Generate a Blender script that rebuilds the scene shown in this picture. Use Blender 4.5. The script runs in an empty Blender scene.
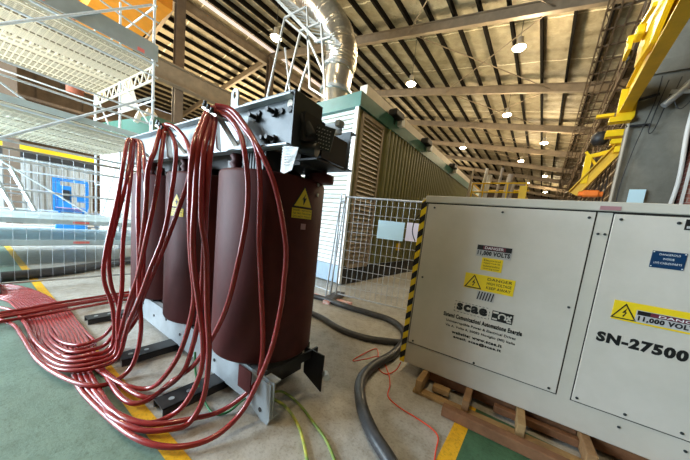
import bpy, math, random
from math import sin, cos, pi, radians, hypot
from mathutils import Vector, Matrix
random.seed(7)
S = bpy.context.scene
COL = S.collection
# ------------------------------------------------------------------ camera
F, CX, CY = 253.168, 348.476, 254.84
PITCH, ROLL, YAW, H = .1187926, .11291, -.6419275, 1.6
fwd = Vector((sin(YAW)*cos(PITCH), cos(YAW)*cos(PITCH), -sin(PITCH)))
rt0 = Vector((cos(YAW), -sin(YAW), 0)); up0 = rt0.cross(fwd)
RT = cos(ROLL)*rt0 + sin(ROLL)*up0
UP = -sin(ROLL)*rt0 + cos(ROLL)*up0
cam_d = bpy.data.cameras.new('camera'); cam = bpy.data.objects.new('camera', cam_d); COL.objects.link(cam)
M = Matrix((RT, UP, -fwd)).transposed().to_4x4(); M.translation = Vector((0, 0, H)); cam.matrix_world = M
cam_d.sensor_width = 36; cam_d.lens = F*36/690
cam_d.shift_x = -(CX-345)/690; cam_d.shift_y = (CY-230)/690
cam_d.clip_end = 300; cam_d.clip_start = .05
S.camera = cam
O = Vector((0, 0, H))
def ray(x, y): return fwd + RT*((x-CX)/F) - UP*((y-CY)/F)
def onz(x, y, z=0.0):
    d = ray(x, y); return O + d*((z-H)/d.z)
def atd(x, y, dist):            # at a horizontal distance from the lens
    d = ray(x, y); return O + d*(dist/hypot(d.x, d.y))
# ------------------------------------------------------------------ materials
MATS = {}
def mat(name, col, rough=.5, metal=0, noise=0, nscale=8, bump=0, col2=None, emit=None, bscale=None, alpha=1, coat=0, spec=.5):
    if name in MATS: return MATS[name]
    m = bpy.data.materials.new(name); m.use_nodes = True; nt = m.node_tree; b = nt.nodes['Principled BSDF']
    b.inputs['Base Color'].default_value = (*col, 1); b.inputs['Roughness'].default_value = rough; b.inputs['Metallic'].default_value = metal
    b.inputs['Specular IOR Level'].default_value = spec
    if coat: b.inputs['Coat Weight'].default_value = coat
    tc = nt.nodes.new('ShaderNodeTexCoord')
    if noise or col2:
        n = nt.nodes.new('ShaderNodeTexNoise'); n.inputs['Scale'].default_value = nscale; n.inputs['Detail'].default_value = 6; n.inputs['Roughness'].default_value = .65
        nt.links.new(tc.outputs['Object'], n.inputs['Vector'])
        r = nt.nodes.new('ShaderNodeValToRGB'); nt.links.new(n.outputs['Fac'], r.inputs['Fac'])
        c2 = col2 or tuple(min(1, c*(1-noise)) for c in col)
        r.color_ramp.elements[0].position = .35; r.color_ramp.elements[1].position = .65
        r.color_ramp.elements[0].color = (*c2, 1); r.color_ramp.elements[1].color = (*col, 1)
        nt.links.new(r.outputs['Color'], b.inputs['Base Color'])
    if bump:
        n2 = nt.nodes.new('ShaderNodeTexNoise'); n2.inputs['Scale'].default_value = bscale or nscale*3; n2.inputs['Detail'].default_value = 5
        nt.links.new(tc.outputs['Object'], n2.inputs['Vector'])
        bp = nt.nodes.new('ShaderNodeBump'); bp.inputs['Strength'].default_value = bump; bp.inputs['Distance'].default_value = .02
        nt.links.new(n2.outputs['Fac'], bp.inputs['Height']); nt.links.new(bp.outputs['Normal'], b.inputs['Normal'])
    if emit:
        b.inputs['Emission Color'].default_value = (*emit[0], 1); b.inputs['Emission Strength'].default_value = emit[1]
    MATS[name] = m; return m
def mathn(nt, op, a, b=None, c=None):
    n = nt.nodes.new('ShaderNodeMath'); n.operation = op
    for i, v in enumerate((a, b, c)):
        if v is None: continue
        if isinstance(v, (int, float)): n.inputs[i].default_value = v
        else: nt.links.new(v, n.inputs[i])
    return n.outputs[0]
def floor_mat(name, base, dark, stain, rough, joints=False):
    m = bpy.data.materials.new(name); m.use_nodes = True; nt = m.node_tree; b = nt.nodes['Principled BSDF']
    tc = nt.nodes.new('ShaderNodeTexCoord')
    def noise(sc, det=8, ro=.7):
        n = nt.nodes.new('ShaderNodeTexNoise'); n.inputs['Scale'].default_value = sc; n.inputs['Detail'].default_value = det; n.inputs['Roughness'].default_value = ro
        nt.links.new(tc.outputs['Object'], n.inputs['Vector']); return n.outputs['Fac']
    def ramp(f, a, bb, ca, cb):
        r = nt.nodes.new('ShaderNodeValToRGB'); nt.links.new(f, r.inputs['Fac'])
        r.color_ramp.elements[0].position = a; r.color_ramp.elements[1].position = bb
        r.color_ramp.elements[0].color = (*ca, 1); r.color_ramp.elements[1].color = (*cb, 1); return r.outputs['Color']
    def mix(f, a, c):
        x = nt.nodes.new('ShaderNodeMix'); x.data_type = 'RGBA'; x.blend_type = 'MULTIPLY'; x.inputs[0].default_value = f
        nt.links.new(a, x.inputs[6]); nt.links.new(c, x.inputs[7]); return x.outputs[2]
    c = ramp(noise(1.1), .35, .65, dark, base)
    c = mix(1, c, ramp(noise(9), .3, .55, stain, (1, 1, 1)))
    c = mix(.8, c, ramp(noise(45, 4), .3, .5, (.6, .58, .55), (1, 1, 1)))
    if joints:
        br = nt.nodes.new('ShaderNodeTexBrick'); br.inputs['Scale'].default_value = 1; br.offset = 0
        br.inputs['Brick Width'].default_value = 1.0; br.inputs['Row Height'].default_value = 1.0; br.inputs['Mortar Size'].default_value = .004
        br.inputs['Color1'].default_value = br.inputs['Color2'].default_value = (1, 1, 1, 1); br.inputs['Mortar'].default_value = (.45, .43, .4, 1)
        mp = nt.nodes.new('ShaderNodeMapping'); mp.inputs['Rotation'].default_value = (0, 0, .08); mp.inputs['Location'].default_value = (.3, .1, 0)
        nt.links.new(tc.outputs['Object'], mp.inputs['Vector']); nt.links.new(mp.outputs[0], br.inputs['Vector'])
        c = mix(.8, c, br.outputs['Color'])
    nt.links.new(c, b.inputs['Base Color'])
    rr = mathn(nt, 'MULTIPLY_ADD', noise(3), .3, rough-.15); nt.links.new(rr, b.inputs['Roughness'])
    bp = nt.nodes.new('ShaderNodeBump'); bp.inputs['Strength'].default_value = .25; bp.inputs['Distance'].default_value = .01
    nt.links.new(noise(60, 4), bp.inputs['Height']); nt.links.new(bp.outputs['Normal'], b.inputs['Normal'])
    return m
def foil_mat(name, base, dark, period):
    # quilted roof insulation blanket between purlins: creases, mid-bay strap, faint stains
    m = bpy.data.materials.new(name); m.use_nodes = True; nt = m.node_tree; b = nt.nodes['Principled BSDF']
    tc = nt.nodes.new('ShaderNodeTexCoord'); sp = nt.nodes.new('ShaderNodeSeparateXYZ'); nt.links.new(tc.outputs['Object'], sp.inputs[0])
    n = nt.nodes.new('ShaderNodeTexNoise'); n.inputs['Scale'].default_value = 1.3; n.inputs['Detail'].default_value = 9; n.inputs['Roughness'].default_value = .7
    nt.links.new(tc.outputs['Object'], n.inputs['Vector'])
    w = nt.nodes.new('ShaderNodeTexWave'); w.wave_type = 'BANDS'; w.bands_direction = 'Y'; w.inputs['Scale'].default_value = .33; w.inputs['Distortion'].default_value = 2.5; w.inputs['Detail'].default_value = 4; w.inputs['Detail Scale'].default_value = 2.2
    nt.links.new(tc.outputs['Object'], w.inputs['Vector'])
    r = nt.nodes.new('ShaderNodeValToRGB'); nt.links.new(n.outputs['Fac'], r.inputs['Fac'])
    r.color_ramp.elements[0].position = .3; r.color_ramp.elements[1].position = .62
    r.color_ramp.elements[0].color = (*dark, 1); r.color_ramp.elements[1].color = (*base, 1)
    # seam where the blankets lap: a thin pale line each half bay
    fy = mathn(nt, 'FRACT', mathn(nt, 'MULTIPLY_ADD', sp.outputs[1], 1/period, mathn(nt, 'MULTIPLY', n.outputs['Fac'], .12)))
    d = mathn(nt, 'ABSOLUTE', mathn(nt, 'SUBTRACT', fy, .5))
    ln = mathn(nt, 'LESS_THAN', d, .012)
    x = nt.nodes.new('ShaderNodeMix'); x.data_type = 'RGBA'; nt.links.new(ln, x.inputs[0]); nt.links.new(r.outputs[0], x.inputs[6]); x.inputs[7].default_value = (.85, .78, .6, 1)
    nt.links.new(x.outputs[2], b.inputs['Base Color'])
    b.inputs['Roughness'].default_value = .6; b.inputs['Metallic'].default_value = .1
    bp = nt.nodes.new('ShaderNodeBump'); bp.inputs['Strength'].default_value = .9; bp.inputs['Distance'].default_value = .15
    s = mathn(nt, 'ADD', n.outputs['Fac'], mathn(nt, 'MULTIPLY', w.outputs['Fac'], .6)); nt.links.new(s, bp.inputs['Height']); nt.links.new(bp.outputs['Normal'], b.inputs['Normal'])
    return m
def brick_mat(name, c1, c2, mo, sx, sy, ms=.02):
    m = bpy.data.materials.new(name); m.use_nodes = True; nt = m.node_tree; b = nt.nodes['Principled BSDF']
    tc = nt.nodes.new('ShaderNodeTexCoord'); mp = nt.nodes.new('ShaderNodeMapping'); mp.inputs['Rotation'].default_value = (pi/2, 0, 0)
    nt.links.new(tc.outputs['Object'], mp.inputs[0]); br = nt.nodes.new('ShaderNodeTexBrick'); nt.links.new(mp.outputs[0], br.inputs[0])
    br.inputs['Scale'].default_value = 1; br.inputs['Brick Width'].default_value = sx; br.inputs['Row Height'].default_value = sy; br.inputs['Mortar Size'].default_value = ms
    br.inputs['Color1'].default_value = (*c1, 1); br.inputs['Color2'].default_value = (*c2, 1); br.inputs['Mortar'].default_value = (*mo, 1)
    nt.links.new(br.outputs['Color'], b.inputs['Base Color']); b.inputs['Roughness'].default_value = .9
    return m
def mesh_mat(name): return mat(name, (.75, .77, .78), .4, .6)

concrete = floor_mat('concrete_floor', (.58, .56, .51), (.44, .415, .37), (.70, .65, .58), .5, False)
green_fl = floor_mat('green_painted_floor', (.21, .32, .26), (.165, .255, .205), (.72, .74, .7), .42)
green_dk = floor_mat('dark_green_floor', (.075, .19, .10), (.05, .13, .07), (.72, .74, .7), .4)
yellow_fl = floor_mat('yellow_floor_paint', (.95, .55, .02), (.85, .45, .02), (.8, .75, .6), .45)
foil = foil_mat('roof_blanket', (.43, .37, .25), (.24, .20, .125), 3.075)
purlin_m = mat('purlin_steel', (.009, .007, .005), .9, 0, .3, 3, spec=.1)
rafter_m = mat('rafter_steel', (.25, .19, .125), .6, 0, .3, 2)
col_m = mat('column_steel', (.13, .09, .06), .6, 0, .3, 2)
white_p = mat('cabinet_cream_paint', (.63, .60, .53), .33, 0, .10, 1.6, .04, col2=(.56, .53, .46), bscale=60)
panel_p = mat('panel_cream_paint', (.68, .64, .58), .28, 0, .10, 1.3, .04, col2=(.59, .56, .495), bscale=50)
black = mat('black_rubber', (.02, .021, .023), .45, 0, .3, 20)
hose_m = mat('black_hose', (.035, .036, .04), .38, 0, .4, 15, .1, col2=(.06, .06, .062))
gapm = mat('dark_gap', (.02, .018, .015), .9)
redc = mat('red_cable', (.36, .032, .032), .27, 0, .2, 9, 0, col2=(.27, .022, .022), coat=.3)
redc2 = mat('pale_red_cable', (.60, .14, .12), .4, 0, .2, 7)
coil_m = mat('red_resin', (.085, .013, .012), .6, 0, .2, 3, .05, col2=(.062, .010, .009), bscale=25, spec=.3)
galv = mat('galvanised_steel', (.62, .66, .69), .38, .55, .2, 12)
scaf = mat('scaffold_tube', (.72, .77, .80), .4, .1, .2, 12)
greyst = mat('grey_painted_steel', (.40, .44, .46), .42, .1, .15, 10, .04)
dkst = mat('dark_steel', (.055, .065, .07), .42, .3, .2, 12, .05)
blkst = mat('black_steel', (.022, .022, .024), .5, .1, .3, 10)
copper = mat('tinned_bar', (.62, .55, .48), .35, .7, .2, 15)
ins = mat('black_insulation', (.03, .022, .02), .5, 0, .3, 10)
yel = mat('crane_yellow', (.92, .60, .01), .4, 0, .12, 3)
yel_d = mat('crane_yellow_dark', (.72, .43, .01), .5, 0, .2, 3)  # deeper yellow for the underside flange and the small jib arm
orange = mat('orange_paint', (.85, .30, .02), .45, 0, .15, 2)
orange2 = mat('hoist_orange', (.95, .22, .03), .45)
sign_y = mat('sign_yellow', (.90, .66, .02), .4, 0, .06, 10)
sign_k = mat('sign_black', (.012, .012, .013), .45)
sign_w = mat('sign_white', (.82, .84, .86), .5)
sign_g = mat('sign_grey', (.50, .50, .50), .4)
sign_r = mat('sign_dark_red', (.16, .03, .05), .4)
sign_b = mat('sign_blue', (.006, .04, .11), .35)
pinky = mat('faded_red_label', (.42, .22, .24), .5)
wood = mat('pallet_wood', (.34, .19, .08), .75, 0, .35, 6, .3, col2=(.20, .10, .04), bscale=30)
wood2 = mat('reddish_timber', (.26, .12, .055), .7, 0, .35, 5, .3, col2=(.16, .07, .03), bscale=30)
wood3 = mat('pale_timber', (.44, .28, .12), .75, 0, .35, 6, .3, col2=(.29, .17, .07), bscale=30)
louv_w = mat('white_louvre', (.90, .92, .93), .4, 0, .05, 3)
louv_b = mat('beige_louvre', (.38, .31, .235), .5, 0, .15, 4)
blue_pl = mat('pale_blue_plinth', (.45, .60, .75), .5, 0, .15, 2)
teal = mat('green_roof_band', (.045, .18, .15), .35, 0, .2, 3, col2=(.035, .14, .12))
green_c = mat('green_cladding', (.19, .19, .075), .45, 0, .1, 2)
beige = mat('beige_duct', (.68, .60, .48), .5, .1, .15, 3)
alu = mat('silver_duct', (.72, .66, .56), .28, .85, .2, 10, .2, bscale=20)
concw = mat('concrete_wall', (.22, .212, .175), .85, 0, .25, 1.4, .2, col2=(.13, .125, .10), bscale=25)
brick = brick_mat('red_brick', (.42, .16, .12), (.34, .12, .09), (.48, .36, .30), .24, .086, .008)
clad = mat('dark_brown_cladding', (.12, .085, .055), .8, 0, .4, 1.5)
corr = mat('grey_corrugated_steel', (.42, .43, .42), .5, .2, .2, 2)
plank_m = mat('aluminium_plank', (.82, .74, .58), .5, 0, .15, 6)
def perf_mat():
    m = bpy.data.materials.new('perforated_plank'); m.use_nodes = True; nt = m.node_tree; b = nt.nodes['Principled BSDF']
    tc = nt.nodes.new('ShaderNodeTexCoord'); sp = nt.nodes.new('ShaderNodeSeparateXYZ'); nt.links.new(tc.outputs['Object'], sp.inputs[0])
    fx = mathn(nt, 'FRACT', mathn(nt, 'MULTIPLY', sp.outputs[0], 1/.08)); fy = mathn(nt, 'FRACT', mathn(nt, 'MULTIPLY', sp.outputs[1], 1/.10))
    a = mathn(nt, 'MULTIPLY', mathn(nt, 'LESS_THAN', fx, .42), mathn(nt, 'LESS_THAN', fy, .72))
    x = nt.nodes.new('ShaderNodeMix'); x.data_type = 'RGBA'; nt.links.new(a, x.inputs[0]); x.inputs[6].default_value = (.80, .71, .55, 1); x.inputs[7].default_value = (.26, .20, .12, 1)
    nt.links.new(x.outputs[2], b.inputs['Base Color']); b.inputs['Roughness'].default_value = .55; return m
plank_m = perf_mat()
deck_m = mat('pale_blue_deck', (.62, .76, .80), .45, .2, .15, 3)
toe_m = mat('toe_board', (.40, .46, .48), .5, .2, .15, 3)
toetag = mat('red_tag', (.85, .22, .20), .5)
lift_b = mat('lift_blue', (.02, .22, .60), .4, 0, .1, 5)
earth_m = mat('green_yellow_wire', (.30, .34, .05), .45, 0, .5, 14, col2=(.07, .22, .06))
earth_y = mat('yellow_earth_wire', (.55, .50, .08), .45, 0, .4, 12, col2=(.12, .26, .06))
cord_m = mat('red_cord', (.85, .09, .04), .5)
paper = mat('white_paper', (.85, .86, .88), .7)
paper_b = mat('pale_blue_paper', (.55, .78, .88), .7)
glow = mat('lamp_glow', (1, .9, .7), .5, emit=((1, .86, .58), 60))
lamp_h = mat('lamp_housing', (.5, .46, .38), .5, .4)
porc = mat('grey_porcelain', (.55, .5, .45), .35, 0, .1, 6)
trimw = mat('white_conduit', (.70, .69, .65), .5)
glowstrip = mat('translucent_ridge_sheet', (.9, .8, .75), .6, emit=((1, .86, .80), .55))

# ------------------------------------------------------------------ mesh builder
def basis(d):
    d = d.normalized(); a = Vector((0, 0, 1)) if abs(d.z) < .95 else Vector((1, 0, 0))
    u = d.cross(a).normalized(); return u, u.cross(d).normalized()
class MB:
    def __init__(s): s.v = []; s.f = []; s.m = []; s.sm = []; s.mi = 0
    def add(s, vs, fs, smooth=False):
        k = len(s.v); s.v += [Vector(q) for q in vs]
        for f in fs: s.f.append([k+i for i in f]); s.m.append(s.mi); s.sm.append(smooth)
        return s
    def box(s, x0, x1, y0, y1, z0, z1):
        return s.add([(x0,y0,z0),(x1,y0,z0),(x1,y1,z0),(x0,y1,z0),(x0,y0,z1),(x1,y0,z1),(x1,y1,z1),(x0,y1,z1)],
                     [(0,3,2,1),(4,5,6,7),(0,1,5,4),(1,2,6,5),(2,3,7,6),(3,0,4,7)])
    def bbox(s, x0, x1, y0, y1, z0, z1, b=.006):     # chamfered box
        pts = []; 
        def ring(z, i): return [(x0+i,y0,z),(x1-i,y0,z),(x1,y0+i,z),(x1,y1-i,z),(x1-i,y1,z),(x0+i,y1,z),(x0,y1-i,z),(x0,y0+i,z)]
        def ins_(z): return [(x0+b,y0+b,z),(x1-b,y0+b,z),(x1-b,y0+b,z),(x1-b,y1-b,z),(x1-b,y1-b,z),(x0+b,y1-b,z),(x0+b,y1-b,z),(x0+b,y0+b,z)]
        rs = [ins_(z0), ring(z0+b, b), ring(z1-b, b), ins_(z1)]
        vs = [p for r in rs for p in r]; fs = []
        for k in range(3):
            for i in range(8): fs.append((k*8+i, k*8+(i+1) % 8, (k+1)*8+(i+1) % 8, (k+1)*8+i))
        fs.append(tuple(range(7, -1, -1))); fs.append(tuple(range(24, 32)))
        return s.add(vs, fs)
    def beam(s, p, q, w, h, up=(0, 0, 1)):           # rectangular bar between two points, h along up
        p, q = Vector(p), Vector(q); d = (q-p).normalized(); up = Vector(up)
        u = d.cross(up)
        if u.length < 1e-3: u = d.cross(Vector((1, 0, 0)))
        u.normalize(); n = u.cross(d).normalized()
        c = [(-w/2, -h/2), (w/2, -h/2), (w/2, h/2), (-w/2, h/2)]
        vs = [e+u*a+n*b for e in (p, q) for a, b in c]
        return s.add(vs, [(0,1,2,3),(7,6,5,4),(0,4,5,1),(1,5,6,2),(2,6,7,3),(3,7,4,0)])
    def ibeam(s, p, q, w, h, t=.02, up=(0, 0, 1)):
        p, q, up = Vector(p), Vector(q), Vector(up); d = (q-p).normalized(); u = d.cross(up).normalized(); n = u.cross(d).normalized()
        s.beam(p, q, t, h, up); s.beam(p+n*(h/2), q+n*(h/2), w, t, up); s.beam(p-n*(h/2), q-n*(h/2), w, t, up); return s
    def tube(s, pts, r, n=8, caps=True, rf=None):
        pts = [Vector(p) for p in pts]; N = len(pts); vs = []; fs = []
        u, w = basis(pts[1]-pts[0])
        for i, p in enumerate(pts):
            d = (pts[min(i+1, N-1)]-pts[max(i-1, 0)])
            if d.length < 1e-9: d = Vector((0, 0, 1))
            d.normalize(); u = (u-d*u.dot(d))
            if u.length < 1e-6: u = basis(d)[0]
            u.normalize(); w = d.cross(u)
            rr = rf(i/(N-1)) if rf else r
            for k in range(n):
                a = 2*pi*k/n; vs.append(p+u*(rr*cos(a))+w*(rr*sin(a)))
        for i in range(N-1):
            for k in range(n): fs.append((i*n+k, i*n+(k+1) % n, (i+1)*n+(k+1) % n, (i+1)*n+k))
        s.add(vs, fs, True)
        if caps: s.add(vs[:n], [tuple(range(n-1, -1, -1))]); s.add(vs[-n:], [tuple(range(n))])
        return s
    def lathe(s, prof, c=(0, 0, 0), n=48, smooth=True):
        c = Vector(c); vs = []; fs = []
        for r, z in prof:
            for k in range(n): a = 2*pi*k/n; vs.append(c+Vector((r*cos(a), r*sin(a), z)))
        for i in range(len(prof)-1):
            for k in range(n): fs.append((i*n+k, i*n+(k+1) % n, (i+1)*n+(k+1) % n, (i+1)*n+k))
        return s.add(vs, fs, smooth)
    def prism(s, poly, e):                            # polygon (3D pts) extruded by vector e
        poly = [Vector(p) for p in poly]; e = Vector(e); n = len(poly)
        vs = poly+[p+e for p in poly]
        return s.add(vs, [tuple(range(n)), tuple(range(2*n-1, n-1, -1))]+[(i, i+n, (i+1) % n+n, (i+1) % n) for i in range(n)])
    def build(s, name, m, parent=None, loc=None, label=None):
        me = bpy.data.meshes.new(name); 
        if parent is None and loc is None:
            xs = [v.x for v in s.v]; ys = [v.y for v in s.v]; zs = [v.z for v in s.v]
            loc = Vector(((min(xs)+max(xs))/2, (min(ys)+max(ys))/2, min(zs)))
        off = Vector(loc) if loc is not None else Vector((0, 0, 0))
        me.from_pydata([v-off for v in s.v], [], s.f)
        for q in (m if isinstance(m, (list, tuple)) else [m]): me.materials.append(q)
        me.polygons.foreach_set('material_index', s.m); me.polygons.foreach_set('use_smooth', s.sm); me.update()
        import bmesh
        bm = bmesh.new(); bm.from_mesh(me); bmesh.ops.recalc_face_normals(bm, faces=bm.faces); bm.to_mesh(me); bm.free()
        o = bpy.data.objects.new(name, me); COL.objects.link(o); o.location = off
        if parent: o.parent = parent
        if label: o['label'] = label
        return o
def tag(o, label=None, cat=None, group=None, kind=None):
    if label: o['label'] = label
    if cat: o['category'] = cat
    if group: o['group'] = group
    if kind: o['kind'] = kind
    return o
def thing(name, loc, label, cat, rz=0, group=None):
    o = bpy.data.objects.new(name, None); COL.objects.link(o); o.location = loc; o.rotation_euler = (0, 0, rz); o.empty_display_size = .2
    return tag(o, label, cat, group)
def struct(o): o['kind'] = 'structure'; return o
def smooth_path(P, sub=8):
    P = [Vector(p) for p in P]; out = []
    for i in range(len(P)-1):
        a = P[max(i-1, 0)]; b = P[i]; c = P[i+1]; d = P[min(i+2, len(P)-1)]
        for k in range(sub):
            t = k/sub
            out.append(.5*((2*b)+(c-a)*t+(2*a-5*b+4*c-d)*t*t+(-a+3*b-3*c+d)*t**3))
    out.append(P[-1]); return out
TXT = {}
def text(parent, s, x0, x1, z0, z1, m, y=-.006, bold=0, name='lettering', th=.001, R=None):
    """lettering filling a rectangle of its parent's front (facing -Y)"""
    cu = bpy.data.curves.new('t', 'FONT'); cu.body = s; cu.offset = bold; cu.space_character = 1.0+bold*2.5; cu.resolution_u = 3
    to = bpy.data.objects.new('t', cu); COL.objects.link(to)
    dg = bpy.context.evaluated_depsgraph_get(); me = bpy.data.meshes.new_from_object(to.evaluated_get(dg))
    bpy.data.objects.remove(to); 
    xs = [v.co.x for v in me.vertices]; ys = [v.co.y for v in me.vertices]
    ax, bx, ay, by = min(xs), max(xs), min(ys), max(ys)
    for v in me.vertices:
        px = x0+(v.co.x-ax)/(bx-ax)*(x1-x0); pz = z0+(v.co.y-ay)/(by-ay)*(z1-z0)
        v.co = Vector((px, y, pz)) if R is None else R(px, pz)
    me.materials.clear(); me.materials.append(m)
    o = bpy.data.objects.new(name, me); COL.objects.link(o); o.parent = parent; return o

# ------------------------------------------------------------------ floor
fl = MB()
def quad(b, pts, z): b.add([(x, y, z) for x, y in pts], [tuple(range(len(pts)))])
def ly(x): return .189+.0753*(x+6.27)
fl.mi = 0; quad(fl, [(-45, -14), (8, -14), (8, 62), (-45, 62)], 0)
fl.mi = 1; quad(fl, [(-22, -14), (-.35, -14), (-.35, ly(-.35)), (-22, ly(-22))], .002)
quad(fl, [(-.24, -14), (6, -14), (6, 2.62), (-.24, 2.62)], .002)
fl.mi = 3; quad(fl, [(-.24, -6.1), (6, -6.1), (6, 2.62), (-.24, 2.62)], .0025)
fl.mi = 2; quad(fl, [(-22, ly(-22)), (-.35, ly(-.35)), (-.35, ly(-.35)+.1), (-22, ly(-22)+.1)], .003)
quad(fl, [(-.35, ly(-.35)), (-.24, ly(-.24)), (-.24, 2.62), (-.35, 2.62)], .003)
struct(fl.build('floor', [concrete, green_fl, yellow_fl, green_dk], loc=(0, 0, 0)))

# ------------------------------------------------------------------ roof
XR, ZR, XE, XL = -18.7, 13.9, 3.2, -38.
def rz(x): return ZR-.182*(x-XR) if x > XR else ZR-.09*(XR-x)
rf = MB()
for xa, xb in ((XR, XE), (XL, XR)):
    for k in range(16):
        y0, y1 = -14+k*4.75, -14+(k+1)*4.75
        rf.add([(xa, y0, rz(xa)+.25), (xb, y0, rz(xb)+.25), (xb, y1, rz(xb)+.25), (xa, y1, rz(xa)+.25)], [(0, 1, 2, 3)])
roof = struct(rf.build('ceiling', foil, loc=(0, 0, 0)))
x = XE-.3; xs = []
while x > XR+.6: xs.append(x); x -= 1.09
x = XR-.9
while x > XL: xs.append(x); x -= 1.09
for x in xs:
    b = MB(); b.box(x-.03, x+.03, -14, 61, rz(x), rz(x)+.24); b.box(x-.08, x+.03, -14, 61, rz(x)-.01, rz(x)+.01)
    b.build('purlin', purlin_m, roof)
for k in range(-2, 10):
    y = 6.15*k
    b = MB(); b.ibeam((XR, y, rz(XR)-.26), (XE, y, rz(XE)-.26), .2, .42, .03)
    b.ibeam((XL, y, rz(XL)-.26), (XR, y, rz(XR)-.26), .2, .42, .03)
    b.build('rafter', rafter_m, roof)
    if k < 9 and k >= 1:    # thin fly braces crossing in each bay
        b = MB(); b.tube([(-7, y, rz(-7)-.3), (-1, y+6.15, rz(-1)-.3)], .025, 5); b.tube([(-1, y, rz(-1)-.3), (-7, y+6.15, rz(-7)-.3)], .025, 5)
        b.build('roof_brace', rafter_m, roof)
# ridge strip of translucent sheeting and ridge girder
b = MB(); b.box(XR+.05, XR+.35, -14, 60, ZR+.0, ZR+.05); b.build('ridge_sheet', glowstrip, roof)
b = MB(); b.ibeam((XR-.3, -14, ZR-.5), (XR-.3, 61, ZR-.5), .3, .6, .03); b.build('ridge_girder', rafter_m, roof)
for k in range(0, 10):
    b = MB(); b.ibeam((XR, 6.15*k, 0), (XR, 6.15*k, ZR-.4), .45, .38, .04, up=(1, 0, 0)); struct(b.build('steel_column', col_m, loc=(XR, 6.15*k, 0)))
# runway girder below the ridge line
b = MB(); b.ibeam((-18.2, -14, 8.9), (-18.2, 60, 8.9), .5, 1.0, .05); b.box(-18.3, -18.1, -14, 60, 9.42, 9.5)
struct(b.build('crane_runway_girder', rafter_m, loc=(-18.2, 20, 8.3)))

# ------------------------------------------------------------------ walls
b = MB(); b.box(3.2, 3.4, 8.4, 62, 0, 10.3)
for k in range(60): b.box(3.14, 3.2, 8.4+k*.9, 8.4+k*.9+.25, 0, 10.2)
struct(b.build('wall_right', clad, loc=(3.3, 30, 0)))
b = MB(); b.box(6.0, 6.3, -14, 8.4, 0, 10.2); struct(b.build('wall_right', clad, loc=(6.1, -3, 0)))
b = MB(); b.box(3.1, 6.3, -14, 8.4, 10.0, 10.3); struct(b.build('wall_right_soffit', clad, loc=(4.5, -3, 10)))
b = MB(); b.box(-5.5, 6.3, -6.5, -6.2, 0, 10.2); b.box(-38.3, -5.5, -6.5, -6.2, 6.2, 13.9); b.box(-38, -22, -6.5, -6.2, 0, 6.2); b.box(-5.5, 3.2, -6.5, -6.2, 10.2, 13.9); struct(b.build('wall_front', clad, loc=(-15, -6.4, 0)))
b = MB(); b.box(-45, 3.4, 61, 61.3, 0, 14.5); struct(b.build('wall_back', clad, loc=(-20, 61, 0)))
b = MB(); b.box(-38.3, -38, -14, 61, 0, 12.4)
for k in range(26): b.box(-38, -37.85, -13+k*2.9, -13+k*2.9+.25, 0, 12)
struct(b.build('wall_left', clad, loc=(-38, 20, 0)))
# long lattice walkway beside the crane runway
lat = MB(); X0, X1 = .46, 3.1; z0 = 9.6
for xx in (X0, X0+.13, X0+.35, X0+.6, X0+.9, X0+1.2, X0+1.5): lat.beam((xx, 3, z0), (xx, 60, z0), .05, .06)
for k in range(57):
    y = 3.2+k
    lat.beam((X0, y, z0+.02), (X1, y, z0+.02), .05, .05); 
    lat.beam((X0, y, z0-.02), (X0+.13, y+.5, z0-.02), .02, .02); lat.beam((X0+.13, y+.5, z0-.02), (X0, y+1, z0-.02), .02, .02)
    if k % 2 == 0: lat.beam((X0+.9, y, z0-.05), (X1, y+2, z0-.05), .05, .05)
    if k % 3 == 0: lat.beam((X0+.9, y, z0), (X0+.9, y, z0-1.2), .05, .05); lat.beam((X0+1.5, y, z0), (X0+1.5, y, z0-1.6), .06, .06)
for zz in (z0-.6, z0-1.2): lat.beam((X0+.9, 3, zz), (X0+.9, 60, zz), .05, .05)
for zz in (z0-.8, z0-1.6, z0-2.4): lat.beam((X0+1.5, 3, zz), (X0+1.5, 60, zz), .05, .05)
o = lat.build('roof_walkway_lattice', mat('lattice_steel', (.22, .155, .10), .7, 0, .3, 2), loc=(1.5, 30, 8.4)); struct(o)
# side wall girts and pipes on the right wall
for i, zz in enumerate((2.2, 3.0, 3.8, 4.6, 5.4, 6.2, 7.0, 7.7, 8.3)):
    b = MB(); b.beam((3.0, 8.4, zz), (3.0, 60, zz), .1, .12); struct(b.build('trim_%d' % (i+1), rafter_m, loc=(3, 34, zz)))
# concrete wall, its conduit, gap and brick wall
b = MB(); b.box(1.05, 1.90, 8.0, 8.35, 0, 10.2); b.box(1.05, 1.9, 7.93, 8.0, 5.3, 5.55); struct(b.build('wall_concrete', concw, loc=(1.5, 8.2, 0)))
b = MB(); b.box(1.90, 2.02, 8.2, 8.35, 0, 10.2); b.box(2.6, 6, 8.15, 8.4, 5.2, 10.2); struct(b.build('wall_recess', blkst, loc=(2, 8.3, 0)))
b = MB(); b.box(2.02, 6.0, 7.9, 8.2, 0, 5.2); struct(b.build('wall_brick', brick, loc=(4, 8, 0)))
b = MB(); b.box(1.99, 2.03, 7.86, 7.9, 0, 5.2); struct(b.build('trim_20', trimw, loc=(2, 7.9, 0)))
t = b = MB(); b.tube(smooth_path([(1.9, 7.93, 0), (1.88, 7.93, 2.2), (1.92, 7.93, 3.2), (1.86, 7.9, 4.2), (1.9, 7.93, 5.3)]), .035, 8)
tag(b.build('wall_conduit', trimw), 'white conduit running up the right edge of the concrete wall', 'pipe')
b = MB(); b.tube([(1.02, 7.9, 0), (1.04, 7.9, 4.35)], .028, 8); tag(b.build('corner_pipe', mat('beige_pipe', (.45, .40, .32), .6)), 'pale pipe up the left edge of the concrete wall below the yellow crane', 'pipe')
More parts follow.
